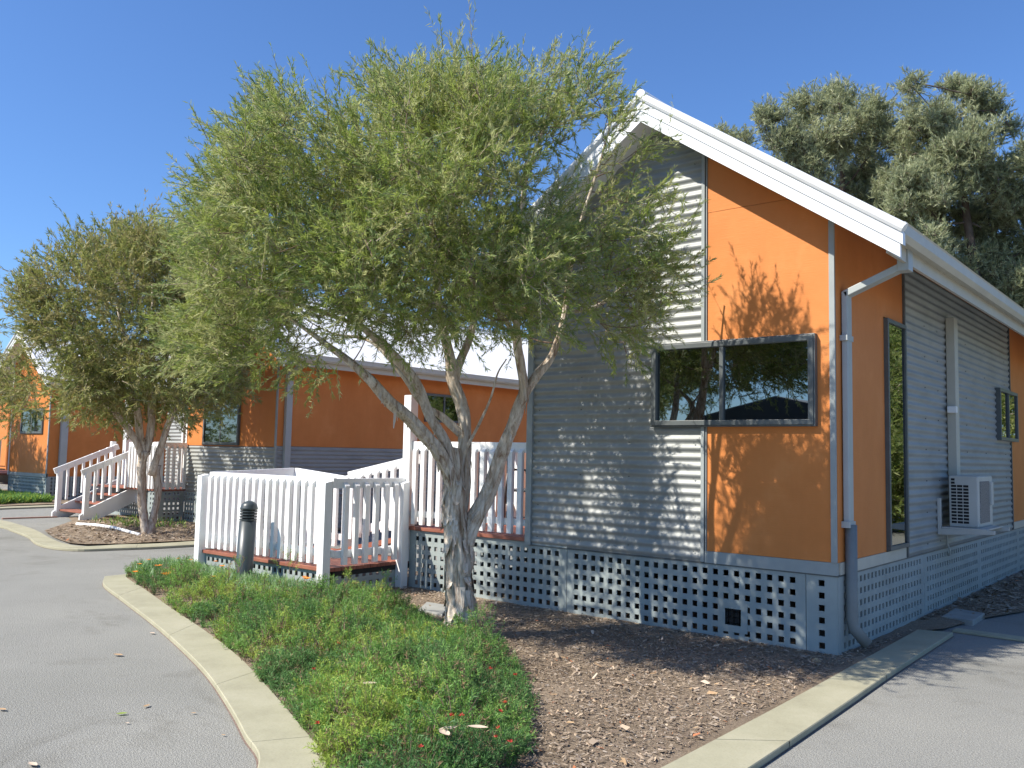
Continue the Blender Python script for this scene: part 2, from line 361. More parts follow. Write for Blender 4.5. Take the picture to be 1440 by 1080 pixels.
# left kerb: curved strip round the planted bed; meets the right kerb at a tip behind the camera's foot
k1o = [gnd(*p, .03) for p in [(147, 811), (146, 822), (172, 842), (213, 873), (250, 905), (288, 943), (318, 985), (343, 1030), (362, 1080)]]
k1i = [gnd(*p, .03) for p in [(185, 807), (178, 812), (205, 830), (243, 857), (291, 889), (337, 925), (378, 968), (421, 1018), (460, 1080)]]
k1o += [(-.55, -4.75), (.1, -5.1), (.5, -4.75), (.58, -4.1), (.53, -3.3)]
k1i += [(-.42, -4.42), (.08, -4.72), (.22, -4.55), (.25, -4.0), (.21, -3.3)]
k1o = smooth_line(k1o); k1i = smooth_line(k1i)
kerb('kerb', k1i, k1o, 11, 'pale concrete kerb curving around the left edge of the planted bed')
kri = smooth_line([(.21, -3.3), gnd(930, 1080, .03), gnd(1110, 985, .03), gnd(1215, 927, .03), gnd(1290, 886, .03)], 5)
kro = smooth_line([(.53, -3.3), gnd(1055, 1080, .03), gnd(1183, 994, .03), gnd(1262, 940, .03), gnd(1340, 890, .03)], 5)
kerb('kerb', kri, kro, 7, 'straight pale concrete kerb along the mulch at the right end of the cabin')
ks = [(.34, 1.66), (1.0, 1.64), (3, 1.62), (7, 1.6)]; ks2 = [(.34, 1.80), (1.0, 1.79), (3, 1.77), (7, 1.75)]
kerb('kerb', [np.array(p) for p in ks2], [np.array(p) for p in ks], 2, 'narrow shaded kerb running off to the right beyond the cabin corner', .02)
# second bed by the far cabin
k2i = smooth_line([gnd(*p, .03) for p in [(-60, 721), (0, 731), (37, 741), (55, 748), (71, 757), (92, 765), (120, 768.5), (170, 766), (220, 764.5), (290, 760), (330, 757)]])
k2o = smooth_line([gnd(*p, .03) for p in [(-60, 733), (0, 740), (17, 745.5), (39, 754), (50, 763), (70, 769), (110, 772.5), (165, 771), (220, 769), (290, 765), (330, 762)]])
kerb('kerb', k2i, k2o, 9, 'pale concrete kerb bordering the bed of the far left tree')
kf = smooth_line([gnd(*p, .03) for p in [(-60, 716), (0, 713), (40, 711.5), (80, 710)]]); kf2 = smooth_line([gnd(*p, .03) for p in [(-60, 719), (0, 715), (40, 713.5), (80, 712)]])
kerb('kerb', kf, kf2, 9, 'thin far kerb in front of the most distant cabin at the left edge')

bedA = [p[:2] for p in k1i] + [p[:2] for p in kri[1:]] + [(.30, 1.66), (.30, 1.80), (.42, 2.5), (.62, 3.2), (.75, 12.5), (-4.5, 12.5), (-4.5, 1.2), (-6.7, 1.2), (-7.1, -.3), (-7.6, -.75)]
sheetA, insideA = poly_sheet('garden_bed', bedA, .022, M['mulch'], .11, .014)
bedB = [gnd(*p)[:2] for p in [(62, 749), (77, 757.5), (97, 765.5), (120, 768)]] + [gnd(*p)[:2] for p in [(170, 766), (220, 764.5), (290, 760), (330, 757)]] + [(-9.6, 14.5), (-15.2, 14.5), (-15.0, 1.25), (-14.3, 1.0)]
sheetB, insideB = poly_sheet('garden_bed', bedB, .022, M['mulch'], .25, .02)
bedC = [gnd(*p)[:2] for p in [(-60, 716), (0, 713), (40, 711.5), (80, 710)]] + [(-19.6, 4), (-19.9, 14.5), (-25.5, 14.5), (-27, 4)]
poly_sheet('garden_bed', bedC, .02, M['mulch'], .4, .02)
# red brick edge beside the far path
p0, p1 = gnd(3, 729.5, .01), gnd(80, 727, .01)
b = MB(); b.obox(p0, p1, .06, .03); tag(b.build('brick_edging', M['brick']), 'thin line of red edging bricks across the grey path left of the steps', 'edging')
for nm, pts, lab in (('concrete_pad', [(1325, 866), (1368, 873), (1385, 862), (1343, 855)], 'small concrete pad on the shaded mulch beside the right wall of the near cabin'),
                     ('concrete_pad', [(588, 857), (622, 864), (632, 851), (600, 846)], 'flat grey concrete pad on the mulch just left of the paperbark trunk')):
    q = [gnd(*p, .045)[:2] for p in pts]; b = MB(); b.prism([tuple(x) for x in q], 2, -.01, .045); tag(b.build(nm, M['stone'], bevel=.006), lab, 'concrete pad')

# ------------------------------------------------------------ building components
AX, RS = -1.476, .69                                   # apex offset and roof slope
def ztop(x): return 4.40 - RS * abs(x - AX)
def zsof(x): return 4.17 - RS * abs(x - AX)
P_, H_ = .089, .044
def lattice(name, parent, axis, a0, a1, z0, z1, plane, facing, mtl, margin=.055, skip=None, thick=.012, zoff=.03):
    """perforated skirt: solid cells around square holes. axis 0: runs along x in plane y; axis 1: runs along y in plane x"""
    L_ = a1 - a0; nc = max(0, int((L_ - 2 * margin + (P_ - H_)) / P_)); st = a0 + (L_ - (nc * P_ - (P_ - H_))) / 2
    Hh = z1 - z0; nr = int((Hh - zoff - .02 + (P_ - H_)) / P_); zt = z1 - zoff
    U = [a0]; 
    for i in range(nc): U += [st + i * P_, st + i * P_ + H_]
    U.append(a1); Zs = [z1]
    for j in range(nr): Zs += [zt - j * P_, zt - j * P_ - H_]
    Zs.append(z0); Zs = Zs[::-1]
    b = MB(); t = thick * (-facing)
    def Pt(u, z, d): return (u, plane + d, z) if axis == 0 else (plane + d, u, z)
    def hole(i, j):
        if i % 2 == 1 and j % 2 == 1 and 0 < i < len(U) - 2 and 0 < j < len(Zs) - 2: 
            return True
        if skip:
            uc = (U[i] + U[i + 1]) / 2; zc = (Zs[j] + Zs[j + 1]) / 2
            if skip[0] - .024 < uc < skip[1] + .024 and skip[2] - .024 < zc < skip[3] + .024: return True
        return False
    for i in range(len(U) - 1):
        for j in range(len(Zs) - 1):
            if hole(i, j):
                if True:
                    a, c, e, f = U[i], U[i + 1], Zs[j], Zs[j + 1]
                    b.quad(Pt(a, e, 0), Pt(a, f, 0), Pt(a, f, t), Pt(a, e, t)); b.quad(Pt(c, e, 0), Pt(c, f, 0), Pt(c, f, t), Pt(c, e, t))
                    b.quad(Pt(a, e, 0), Pt(c, e, 0), Pt(c, e, t), Pt(a, e, t)); b.quad(Pt(a, f, 0), Pt(c, f, 0), Pt(c, f, t), Pt(a, f, t))
                continue
            a, c, e, f = U[i], U[i + 1], Zs[j], Zs[j + 1]
            b.quad(Pt(a, e, 0), Pt(c, e, 0), Pt(c, f, 0), Pt(a, f, 0)); b.quad(Pt(a, e, t), Pt(c, e, t), Pt(c, f, t), Pt(a, f, t))
    a, c = a0, a1
    b.quad(Pt(a, z0, 0), Pt(a, z1, 0), Pt(a, z1, t), Pt(a, z0, t)); b.quad(Pt(c, z0, 0), Pt(c, z1, 0), Pt(c, z1, t), Pt(c, z0, t)); b.quad(Pt(a, z1, 0), Pt(c, z1, 0), Pt(c, z1, t), Pt(a, z1, t))
    return b.build(name, mtl, parent)
def corrugated(name, parent, axis, plane, lim, z0, z1, mtl, pitch=.072, amp=.0085, holes=(), facing=-1, screws=True):
    """horizontal-rib cladding; lim(z)->(u0,u1); holes: (u0,u1,z0,z1) are windows laid over it (sheet is cut round them)"""
    b = MB(); n = max(2, int((z1 - z0) / pitch * 10)); ccol = 6
    rows = []
    for i in range(n + 1):
        z = z0 + (z1 - z0) * i / n
        off = facing * (amp + amp * math.sin(2 * PI * (z - z0) / pitch - PI / 2) * 1.0) 
        u0, u1 = lim(z); i0 = len(b.v)
        for k in range(ccol + 1):
            u = u0 + (u1 - u0) * k / ccol; 
            b.v.append((u, plane + off, z) if axis == 0 else (plane + off, u, z))
        rows.append(i0)
    for i in range(n):
        for k in range(ccol):
            b.f.append((rows[i] + k, rows[i] + k + 1, rows[i + 1] + k + 1, rows[i + 1] + k)); b.m.append(0)
    o = b.build(name, mtl, parent, smooth=True)
    return o
def window(parent, axis, plane, u0, u1, z0, z1, facing, mull=(.5,), fw=.05, label=None, proud=.035):
    b = MB(); d0, d1 = (plane - proud, plane + .03) if facing < 0 else (plane - .03, plane + proud)
    def bx(a, c, e, f, dd0=d0, dd1=d1):
        if axis == 0: b.box(a, c, dd0, dd1, e, f)
        else: b.box(dd0, dd1, a, c, e, f)
    bx(u0, u1, z0, z0 + fw); bx(u0, u1, z1 - fw, z1); bx(u0, u0 + fw, z0 + fw, z1 - fw); bx(u1 - fw, u1, z0 + fw, z1 - fw)
    for mm in mull:
        c = u0 + (u1 - u0) * mm; bx(c - fw * .42, c + fw * .42, z0 + fw, z1 - fw, *( (d0 + .006, d1) if facing < 0 else (d0, d1 - .006)))
    # sliding track lip on the frame
    e = .012
    if facing < 0: bx(u0 - e, u1 + e, z0 - e, z0, d0 + .01, d1); bx(u0 - e, u1 + e, z1, z1 + e, d0 + .01, d1); bx(u0 - e, u0, z0, z1, d0 + .01, d1); bx(u1, u1 + e, z0, z1, d0 + .01, d1)
    f = b.build('window', M['frame'], parent, bevel=.003)
    if label: f['label'] = label
    g = [u0 + fw] + [u0 + (u1 - u0) * mm for mm in mull] + [u1 - fw]
    for k in range(len(g) - 1):
        q = MB(); dp = (plane - .018 - .008 * k) if facing < 0 else (plane + .018 + .008 * k)
        a, c = g[k], g[k + 1]
        if axis == 0: q.box(a, c, dp, dp + .006, z0 + fw, z1 - fw)
        else: q.box(dp - .006, dp, a, c, z0 + fw, z1 - fw)
        q.build('pane', M['glass'], f)
    return f

def cabin(name, ox, oy, label, length, gable, side, left_wall=-2.83, body_left=-3.18, recess=.45, group='orange weatherboard cabins in a row'):
    root = empty(name, (ox, oy, 0)); tag(root, label, 'cabin', group)
    X = lambda x: ox + x; Y = lambda y: oy + y
    FO = .33; EX = .57; LX = 2 * AX - EX                                  # rake overhang, right eave, left eave
    # wall core (set 3 cm behind the cladding)
    b = MB(); lw = left_wall
    top = lambda x: zsof(x) + .05
    b.prism([(X(lw), .575), (X(-.03), .575), (X(-.03), top(-.03)), (X(AX), top(AX)), (X(lw), top(lw))], 1, Y(.031), Y(recess))
    b.prism([(X(body_left), .575), (X(-.03), .575), (X(-.03), top(-.03)), (X(AX), top(AX)), (X(body_left), top(body_left))], 1, Y(recess), Y(length))
    b.build('wall', M['orange'], root)
    MB().box(X(body_left) + .01, X(body_left) + .03, Y(recess), Y(length - .03), 0, .574).build('hidden_skirt_board', M['lattice'], root)  # unseen solid board, added so the lattice holes stay dark
    MB().box(X(body_left), X(-.03), Y(length - .03), Y(length), 0, .574).build('hidden_skirt_board', M['lattice'], root)  # far end closed off too, out of view, to darken the holes
    # roof: two ribbed slopes
    for sgn in (1, -1):
        xe = EX if sgn > 0 else LX - .0
        r = MB(); n = int((length + 2 * FO) / .0722 * 6); x0, x1 = AX, xe
        y0, y1 = -FO + .01, length + FO
        for i in range(n + 1):
            y = y0 + (y1 - y0) * i / n; h = .009 * math.sin(2 * PI * (y - y0) / .0722) - .012
            r.v += [(X(x0), Y(y), ztop(x0) + h), (X(x1), Y(y), ztop(x1) + h)]
        for i in range(n): r.f.append((2 * i, 2 * i + 1, 2 * i + 3, 2 * i + 2)); r.m.append(0)
        # underside
        ro = r.build('roof', M['roofwhite'], root, smooth=True)
        c = MB()
        c.quad((X(x0), Y(y0), zsof(x0) + .045), (X(x1 - sgn * .12), Y(y0), zsof(x1 - sgn * .12) + .045), (X(x1 - sgn * .12), Y(y1), zsof(x1 - sgn * .12) + .045), (X(x0), Y(y1), zsof(x0) + .045))
        c.build('soffit', M['white'], ro)
    # barge boards with metal cap
    for yb, s_ in ((-FO, -1), (length + FO, 1)):
        for sgn in (1, -1):
            xe = EX - .02 if sgn > 0 else LX + .02
            ya, yb2 = (yb, yb + .03) if s_ < 0 else (yb - .03, yb)
            b = MB(); b.prism([(X(AX), zsof(AX)), (X(xe), zsof(xe)), (X(xe), ztop(xe) - .10), (X(AX), ztop(AX) - .10)], 1, Y(ya), Y(yb2))
            bo = b.build('barge_board', M['fascia'], root)
            c = MB()
            ya3, yb3 = (yb - .009, yb + .05) if s_ < 0 else (yb - .05, yb + .009)
            c.prism([(X(AX), ztop(AX) - .135), (X(xe + sgn * .02), ztop(xe + sgn * .02) - .135), (X(xe + sgn * .02), ztop(xe + sgn * .02) - .045), (X(AX), ztop(AX) - .045)], 1, Y(ya3), Y(yb3))
            yr = yb - .012 if s_ < 0 else yb + .012
            c.tube([(X(AX), Y(yr + .012), ztop(AX) - .018), (X(xe + sgn * .03), Y(yr + .012), ztop(xe + sgn * .03) - .018)], .036, 10)
            c.build('barge_cap', M['fascia'], bo, smooth=False)
    b = MB(); b.tube([(X(AX), Y(-FO - .01), ztop(AX) + .0), (X(AX), Y(length + FO), ztop(AX) + .0)], .045, 10)
    b.prism([(X(AX - .14), ztop(AX) - .095), (X(AX), ztop(AX) + .012), (X(AX + .14), ztop(AX) - .095), (X(AX), ztop(AX) - .0)], 1, Y(-FO), Y(length + FO))
    b.build('ridge_cap', M['fascia'], root)
    # eaves: fascia + quad gutter
    for sgn, xe in ((1, EX), (-1, LX)):
        b = MB(); xf = xe - sgn * .12; xa, xb = sorted((X(xf), X(xf + sgn * .025)))
        b.box(xa, xb, Y(-FO + .032), Y(length + FO - .032), zsof(xe) + .06, ztop(xf) - .06)
        b.build('fascia', M['cream'], root)
        g = MB(); zt = ztop(xe) + .03
        prof = [(xf + sgn * .025, zt - .10), (xe - sgn * .03, zt - .115), (xe, zt - .08), (xe, zt - .01), (xe + sgn * .008, zt), (xe - sgn * .012, zt), (xe - sgn * .012, zt - .03), (xf + sgn * .03, zt - .03)]
        g.prism([(X(p[0]), p[1]) for p in prof], 1, Y(-FO + .035), Y(length + FO))
        g.build('gutter', M['cream'], root)
    # cladding
    gable(root, X, Y); side(root, X, Y, length)
    return root

def screws(parent, pts, axis):
    b = MB(); b.tube([(0, -.005, 0), (0, .004, 0)] if axis == 0 else [(-.004, 0, 0), (.005, 0, 0)], .0055, 6)
    me = bpy.data.meshes.new('screw'); me.from_pydata(b.v, [], b.f); me.materials.append(M['screw']); me.update()
    for p in pts:
        o = bpy.data.objects.new('screw', me); COL.objects.link(o); o.parent = parent; o.location = np.array(p, float) - ORG[parent.name]
def flat_panel(parent, axis, plane, facing, pts, mtl, name='cladding', th=.03, label=None):
    b = MB()
    a, c = (plane, plane + th) if facing < 0 else (plane - th, plane)
    b.prism(pts, 1 if axis == 0 else 0, a, c); o = b.build(name, mtl, parent)
    if label: o['label'] = label
    return o

def gableA(root, X, Y):
    y = Y(0); L = -2.83; Mx = -1.075
    # corrugated left part
    def lim(z):
        # keep below the soffit
        uL, uR = L + .03, Mx - .0
        z = z - .045
        if z > zsof(uL): uL = AX - (4.17 - z) / RS
        if z > zsof(uR): uR = AX + (4.17 - z) / RS
        return X(min(uL, uR - .002)), X(uR)
    cl = corrugated('corrugated_cladding', root, 0, y, lim, .582, 4.19, M['galv'])
    SC = []
    for z in np.arange(.66, 3.9, .288):
        for x in (-2.72, -2.25, -1.75, -1.14):
            if z < zsof(x) - .1 and not (x > -1.6 and 1.6 < z < 2.4): SC.append((X(x), y - .018, z))
    screws(cl, SC, 0)
    # trims
    b = MB()
    b.box(X(L - .03), X(L + .035), y - .03, y + .03, .578, zsof(L) + .04)
    b.build('corner_trim', M['trim'], root)
    b = MB(); b.box(X(Mx), X(Mx + .028), y - .026, y + .01, .585, zsof(Mx) + .04); b.build('joint_trim', M['trim'], root)
    b = MB(); b.box(X(Mx + .04), X(Mx + .046), y - .02, y + .01, .66, zsof(Mx) + .04); b.build('joint_trim', M['trim'], root)
    # orange part: two sheets with a thin joint at 3.40
    xa, xb = Mx + .05, -.036
    flat_panel(root, 0, y - .008, -1, [(X(xa), .672), (X(xb), .672), (X(xb), min(3.398, zsof(xb) + .04)), (X(-.36), min(3.398, zsof(-.36) + .04)), (X(xa), 3.398)], M['orange'])
    flat_panel(root, 0, y - .009, -1, [(X(xa), 3.401), (X(AX + (4.21 - 3.401) / RS), 3.401), (X(xa), zsof(xa) + .04)], M['orange'])
    b = MB(); b.box(X(-.04), X(.0), y - .022, y + .03, .672, zsof(-.0) + .03); b.build('corner_trim', M['trim'], root)
    b = MB(); b.box(X(Mx + .03), X(.0), y - .014, y + .02, .58, .670); b.build('base_trim', M['trim'], root)
    b = MB(); b.box(X(L), X(.0), y - .010, y + .03, .570, .5795); b.build('flashing', M['frame'], root)
    window(root, 0, y - .012, X(-1.51), X(-.146), 1.665, 2.33, -1, (.46,), .04, 'wide two-pane sliding window across the steel and orange cladding', proud=.055)
    # recessed wall beside the deck
    R0 = .45; xl = -3.18
    b = MB(); b.box(X(xl - .03), X(xl + .02), Y(R0 - .03), Y(R0 + .02), .64, zsof(xl) + .03); b.build('corner_trim', M['white'], root)
    flat_panel(root, 0, Y(R0 - .012), -1, [(X(xl + .02), .64), (X(-2.84), .64), (X(-2.84), zsof(-2.84)), (X(xl + .02), zsof(xl + .02))], M['orange'], th=.012)
    # lattice skirt
    lattice('lattice_skirt', root, 0, X(-4.40), X(-2.395), .0, .600, Y(-.004), -1, M['lattice'], zoff=.055)
    lattice('lattice_skirt', root, 0, X(-2.39), X(-.235), .0, .569, Y(-.004), -1, M['lattice'], skip=(X(-.873), X(-.737), .125, .245))
    b = MB(); b.box(X(-.925), X(-.873), Y(-.0065), Y(.0), .07, .30); b.box(X(-.740), X(-.688), Y(-.0065), Y(.0), .07, .30); b.box(X(-.873), X(-.740), Y(-.0065), Y(.0), .07, .122); b.box(X(-.873), X(-.740), Y(-.0065), Y(.0), .247, .30); b.build('vent_surround', M['lattice'], root)
    MB().box(X(-.89), X(-.72), Y(.012), Y(.016), .10, .27).build('vent_dark_plate', M['dark'], root)  # near-black plate stands in for the unlit space behind the vent
    lattice('lattice_skirt', root, 0, X(-.23), X(-.004), .0, .569, Y(-.004), -1, M['lattice'], .05)
    b = MB()
    for xx in (-.02,): b.box(X(xx) - .02, X(xx) + .02, Y(.016), Y(.05), 0, .565)
    b.build('skirt_post', M['lattice'], root)

def sideA(root, X, Y, length):
    x = X(0)
    flat_panel(root, 1, x + .004, 1, [(Y(.0), .672), (Y(1.12), .672), (Y(1.12), 3.2), (Y(.0), 3.2)], M['orange'])
    flat_panel(root, 1, x + .004, 1, [(Y(1.12), 2.61), (Y(1.66), 2.61), (Y(1.66), 3.2), (Y(1.12), 3.2)], M['orange'])
    flat_panel(root, 1, x + .004, 1, [(Y(6.28), .672), (Y(length), .672), (Y(length), 3.2), (Y(6.28), 3.2)], M['orange'])
    for ya, yb in ((.03, 1.66), (6.28, length)): MB().box(x - .03, x + .010, Y(ya), Y(yb), .583, .670).build('base_trim', M['cream'], root)
    cl = corrugated('corrugated_cladding', root, 1, x, lambda z: (Y(1.69), Y(6.25)), .582, 3.15, M['galv'], facing=1)
    SC = []
    for z in np.arange(.66, 2.9, .288):
        for yy in (2.3, 2.75, 3.9, 4.8, 5.9): SC.append((x + .018, Y(yy), z))
    screws(cl, SC, 1)
    for ya, yb in ((1.662, 1.69), (6.25, 6.278)): MB().box(x - .02, x + .024, Y(ya), Y(yb), .583, 3.15).build('joint_trim', M['frame'], root)
    window(root, 1, x + .004, Y(1.125), Y(1.66), .68, 2.60, 1, (), .035, 'tall narrow window in the shaded side wall')
    window(root, 1, x + .02, Y(5.42), Y(6.5), 1.69, 2.32, 1, (.5,), .04, 'small window high on the shaded side wall', proud=.045)
    # pipe cover
    b = MB(); b.box(x + .016, x + .10, Y(3.09), Y(3.22), 1.28, 2.86); b.build('pipe_cover', M['cream'], root, bevel=.006)
    b = MB(); b.box(x + .03, x + .115, Y(3.03), Y(3.088), 1.90, 1.965); b.build('sensor_box', M['white'], root, bevel=.006)
    # downpipe with offsets
    b = MB(); b.box(x + .012, x + .055, Y(.09), Y(.19), .93, 2.66)
    b.obox((x + .03, Y(.14), 2.64), (x + .43, Y(.14), 2.80), .10, .05)
    b.box(x + .41, x + .49, Y(.085), Y(.195), 2.765, 2.93)
    d = b.build('downpipe', M['pipe'], root, bevel=.005)
    b = MB(); b.tube([(x + .05, Y(.14), .94), (x + .05, Y(.14), .26), (x + .06, Y(.145), .2), (x + .14, Y(.19), .09)], .042, 12); b.build('lower_pipe', M['pipedark'], d, smooth=True)
    b = MB(); b.box(x + .004, x + .062, Y(.07), Y(.205), .92, .965); b.box(x + .004, x + .06, Y(.07), Y(.205), 2.29, 2.33); b.build('pipe_bracket', M['pipe'], d)
    ys = [.004, 2.22, 4.42, 6.62, 8.82, 11.0]
    for a, c in zip(ys, ys[1:]): lattice('lattice_skirt', root, 1, Y(a), Y(c - .006), 0, .569, x + .004, 1, M['lattice'], .06)
    b = MB(); b.box(x - .03, x + .006, Y(.0), Y(length), .570, .5815); b.build('flashing', M['frame'], root)

C1 = cabin('holiday_cabin', 0, 0, 'nearest orange and corrugated steel cabin with white gable roof behind the paperbark tree', 12.0, gableA, sideA)

def gableB(root, X, Y):
    y = Y(0); L = -2.83
    corrugated('corrugated_cladding', root, 0, y, lambda z: (X(L), X(-.04)), .582, 1.44, M['galv'])
    flat_panel(root, 0, y - .008, -1, [(X(L), 1.45), (X(-.04), 1.45), (X(-.04), zsof(-.04) + .04), (X(AX), 4.2), (X(L), zsof(L) + .04)], M['orange'])
    window(root, 0, y - .012, X(-2.25), X(-1.1), 1.47, 2.95, -1, (.5,), .045, 'tall dark two-pane window in the dappled end wall')
    b = MB(); b.box(X(-.04), X(0), y - .022, y + .03, .585, zsof(0) + .03); b.build('corner_trim', M['trim'], root)
    b = MB(); b.box(X(L - .035), X(L), y - .022, y + .03, .585, zsof(L) + .03); b.build('corner_trim', M['white'], root)
    corrugated('corrugated_cladding', root, 0, Y(.45) - .002, lambda z: (X(-4.4), X(-2.84)), .60, 2.4, M['galv'])
    b = MB(); b.box(X(-3.75), X(-3.7), Y(.40), Y(.45), .64, 2.4); b.build('joint_trim', M['white'], root)
    lattice('lattice_skirt', root, 0, X(L), X(-.45), 0, .575, y - .004, -1, M['lattice'])
    lattice('lattice_skirt', root, 0, X(-.44), X(0), 0, .575, y - .004, -1, M['lattice'])
def sideB(root, X, Y, length):
    x = X(0)
    corrugated('corrugated_cladding', root, 1, x, lambda z: (Y(.02), Y(length)), .582, 1.46, M['galv'], facing=1)
    flat_panel(root, 1, x + .004, 1, [(Y(.0), 1.465), (Y(length), 1.465), (Y(length), 3.2), (Y(.0), 3.2)], M['orange'])
    window(root, 1, x + .006, Y(3.5), Y(4.6), 2.02, 2.60, 1, (.5,), .05, 'small grey-framed window high on the long side wall')
    b = MB(); b.box(x + .012, x + .075, Y(.12), Y(.24), .10, 2.72); b.obox((x + .03, Y(.18), 2.70), (x + .43, Y(.18), 2.86), .10, .05); b.build('downpipe', M['pipe'], root)
    ys = [.004, 2.22, 4.42, 6.62]
    for a, c in zip(ys, ys[1:]): lattice('lattice_skirt', root, 1, Y(a), Y(c - .006), 0, .575, x + .004, 1, M['lattice'], .06)
C2X, C2Y = -10.40, 2.60
C2 = cabin('holiday_cabin', C2X, C2Y, 'middle cabin with tall dark end window and long side wall, orange above grey steel', 12.0, gableB, sideB)

def gableC(root, X, Y):
    y = Y(0); L = -2.35
    flat_panel(root, 0, y - .008, -1, [(X(L), .672), (X(-.04), .672), (X(-.04), zsof(-.04) + .04), (X(AX), 4.2), (X(L), zsof(L) + .04)], M['orange'])
    window(root, 0, y - .012, X(-1.68), X(-.36), 1.69, 2.33, -1, (.5,), .05, 'small two-pane window in the far left orange wall')
    b = MB(); b.box(X(-.04), X(0), y - .022, y + .03, .585, zsof(0) + .03); b.build('corner_trim', M['trim'], root)
    b = MB(); b.box(X(L - .04), X(L), y - .022, y + .03, .585, zsof(L) + .03); b.build('corner_trim', M['white'], root)
    b = MB(); b.box(X(L), X(0), y - .014, y + .02, .58, .670); b.build('base_trim', M['trim'], root)
    lattice('lattice_skirt', root, 0, X(L), X(0), 0, .569, y - .004, -1, M['lattice'])
def sideC(root, X, Y, length):
    x = X(0)
    flat_panel(root, 1, x + .004, 1, [(Y(.0), .672), (Y(length), .672), (Y(length), 3.2), (Y(.0), 3.2)], M['orange'])
    b = MB(); b.box(x + .012, x + .10, Y(.25), Y(.42), .08, 2.9); b.build('downpipe', M['pipe'], root)
    for a in (.004, 2.22, 4.42): lattice('lattice_skirt', root, 1, Y(a), Y(a + 2.2), 0, .60, x + .004, 1, M['lattice'], .06)
C3 = cabin('holiday_cabin', -20.95, 3.3, 'farthest orange cabin at the left edge with a small window behind the second tree', 12.0, gableC, sideC, left_wall=-2.35)
# roof of a fourth cabin just peeping in at the left edge
def gableD(root, X, Y):
    y = Y(0)
    flat_panel(root, 0, y - .008, -1, [(X(-2.83), .672), (X(-.04), .672), (X(-.04), zsof(-.04) + .04), (X(AX), 4.2), (X(-2.83), zsof(-2.83) + .04)], M['orange'])
def sideD(root, X, Y, length):
    flat_panel(root, 1, X(0) + .004, 1, [(Y(0), .5), (Y(length), .5), (Y(length), 3.2), (Y(0), 3.2)], M['orange'])
C4 = cabin('holiday_cabin', -29.6, 5.6, 'distant cabin showing only its white ribbed roof at the left edge', 12.0, gableD, sideD)

# ------------------------------------------------------------ railings and decks
def baluster_mesh(h, w=.052, d=.038, chamfer=.035, axis=0):
    """front-fixed picket with a bevelled top; origin at its foot. axis 0: face towards -y"""
    b = MB()
    if axis == 0: b.prism([(-d, 0), (0, 0), (0, h), (-d, h - chamfer)], 0, -w / 2, w / 2)
    else: b.prism([(0, 0), (d, 0), (d, h - chamfer), (0, h)], 1, -w / 2, w / 2)
    me = bpy.data.meshes.new('baluster'); me.from_pydata(b.v, [], b.f); me.materials.append(M['white']); me.update(); return me
def pickets(parent, pts, h, axis):
    me = baluster_mesh(h, axis=axis)
    for p in pts:
        o = bpy.data.objects.new('baluster', me); COL.objects.link(o); o.parent = parent; o.location = np.array(p, float) - ORG[parent.name]
def frange(a, b, n): return [a + (b - a) * i / (n - 1) for i in range(n)]

# near cabin deck and landing
dk = empty('timber_deck', (-4.4, 0, 0)); tag(dk, 'raised red-brown timber deck with white picket rails and ramp beside the near cabin', 'deck')
def boards(name, parent, x0, x1, y0, y1, z, along=0, bw=.085, gap=.006, th=.035):
    b = MB(); t = y0 if along == 0 else x0; e = y1 if along == 0 else x1
    while t < e - .01:
        t2 = min(t + bw, e)
        if along == 0: b.box(x0, x1, t, t2, z - th, z)
        else: b.box(t, t2, y0, y1, z - th, z)
        t = t2 + gap
    return b.build(name, M['deck'], parent, bevel=.003)
boards('deck_floor', dk, -4.41, -2.86, -.03, .42, .64); boards('deck_floor', dk, -4.41, -3.22, .428, 2.6, .64)
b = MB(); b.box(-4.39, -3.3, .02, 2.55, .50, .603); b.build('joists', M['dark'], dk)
lattice('lattice_skirt', dk, 1, .2, 2.55, 0, .60, -4.40, -1, M['lattice']); MB().box(-4.39, -3.2, 2.53, 2.56, 0, .5).build('hidden_skirt_board', M['lattice'], dk)  # side lattice and end board, added to keep the under-deck holes dark
# landing
boards('landing_floor', dk, -6.66, -4.46, -1.02, .16, .285)
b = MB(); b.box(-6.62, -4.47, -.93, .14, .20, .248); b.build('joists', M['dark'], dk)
lattice('lattice_skirt', dk, 0, -6.62, -5.93, 0, .246, -.985, -1, M['lattice'], zoff=.035)
lattice('lattice_skirt', dk, 0, -5.78, -4.52, 0, .246, -.985, -1, M['lattice'], zoff=.035)
lattice('lattice_skirt', dk, 1, -.93, -.07, 0, .246, -4.472, 1, M['lattice'], zoff=.03)
lattice('lattice_skirt', dk, 1, -.93, .10, 0, .246, -6.64, -1, M['lattice'], zoff=.03)
# posts
def post(parent, x, y, z0, z1, w=.09, cut=.02):
    b = MB(); b.prism([(y - w / 2, z0), (y + w / 2, z0), (y + w / 2, z1), (y - w / 2, z1 - cut)], 0, x - w / 2, x + w / 2); return b.build('post', M['white'], parent, bevel=.004)
post(dk, -4.495, -1.035, -.01, 1.115); post(dk, -4.425, -.085, -.01, 1.10); post(dk, -6.665, -1.02, 0, 1.115)
post(dk, -6.64, .16, 0, 1.12); post(dk, -5.63, .19, 0, 1.13); post(dk, -4.455, -.015 + .03, .28, 2.00, .105, 0)
post(dk, -4.40, 2.5, .3, 2.3, .09, 0)
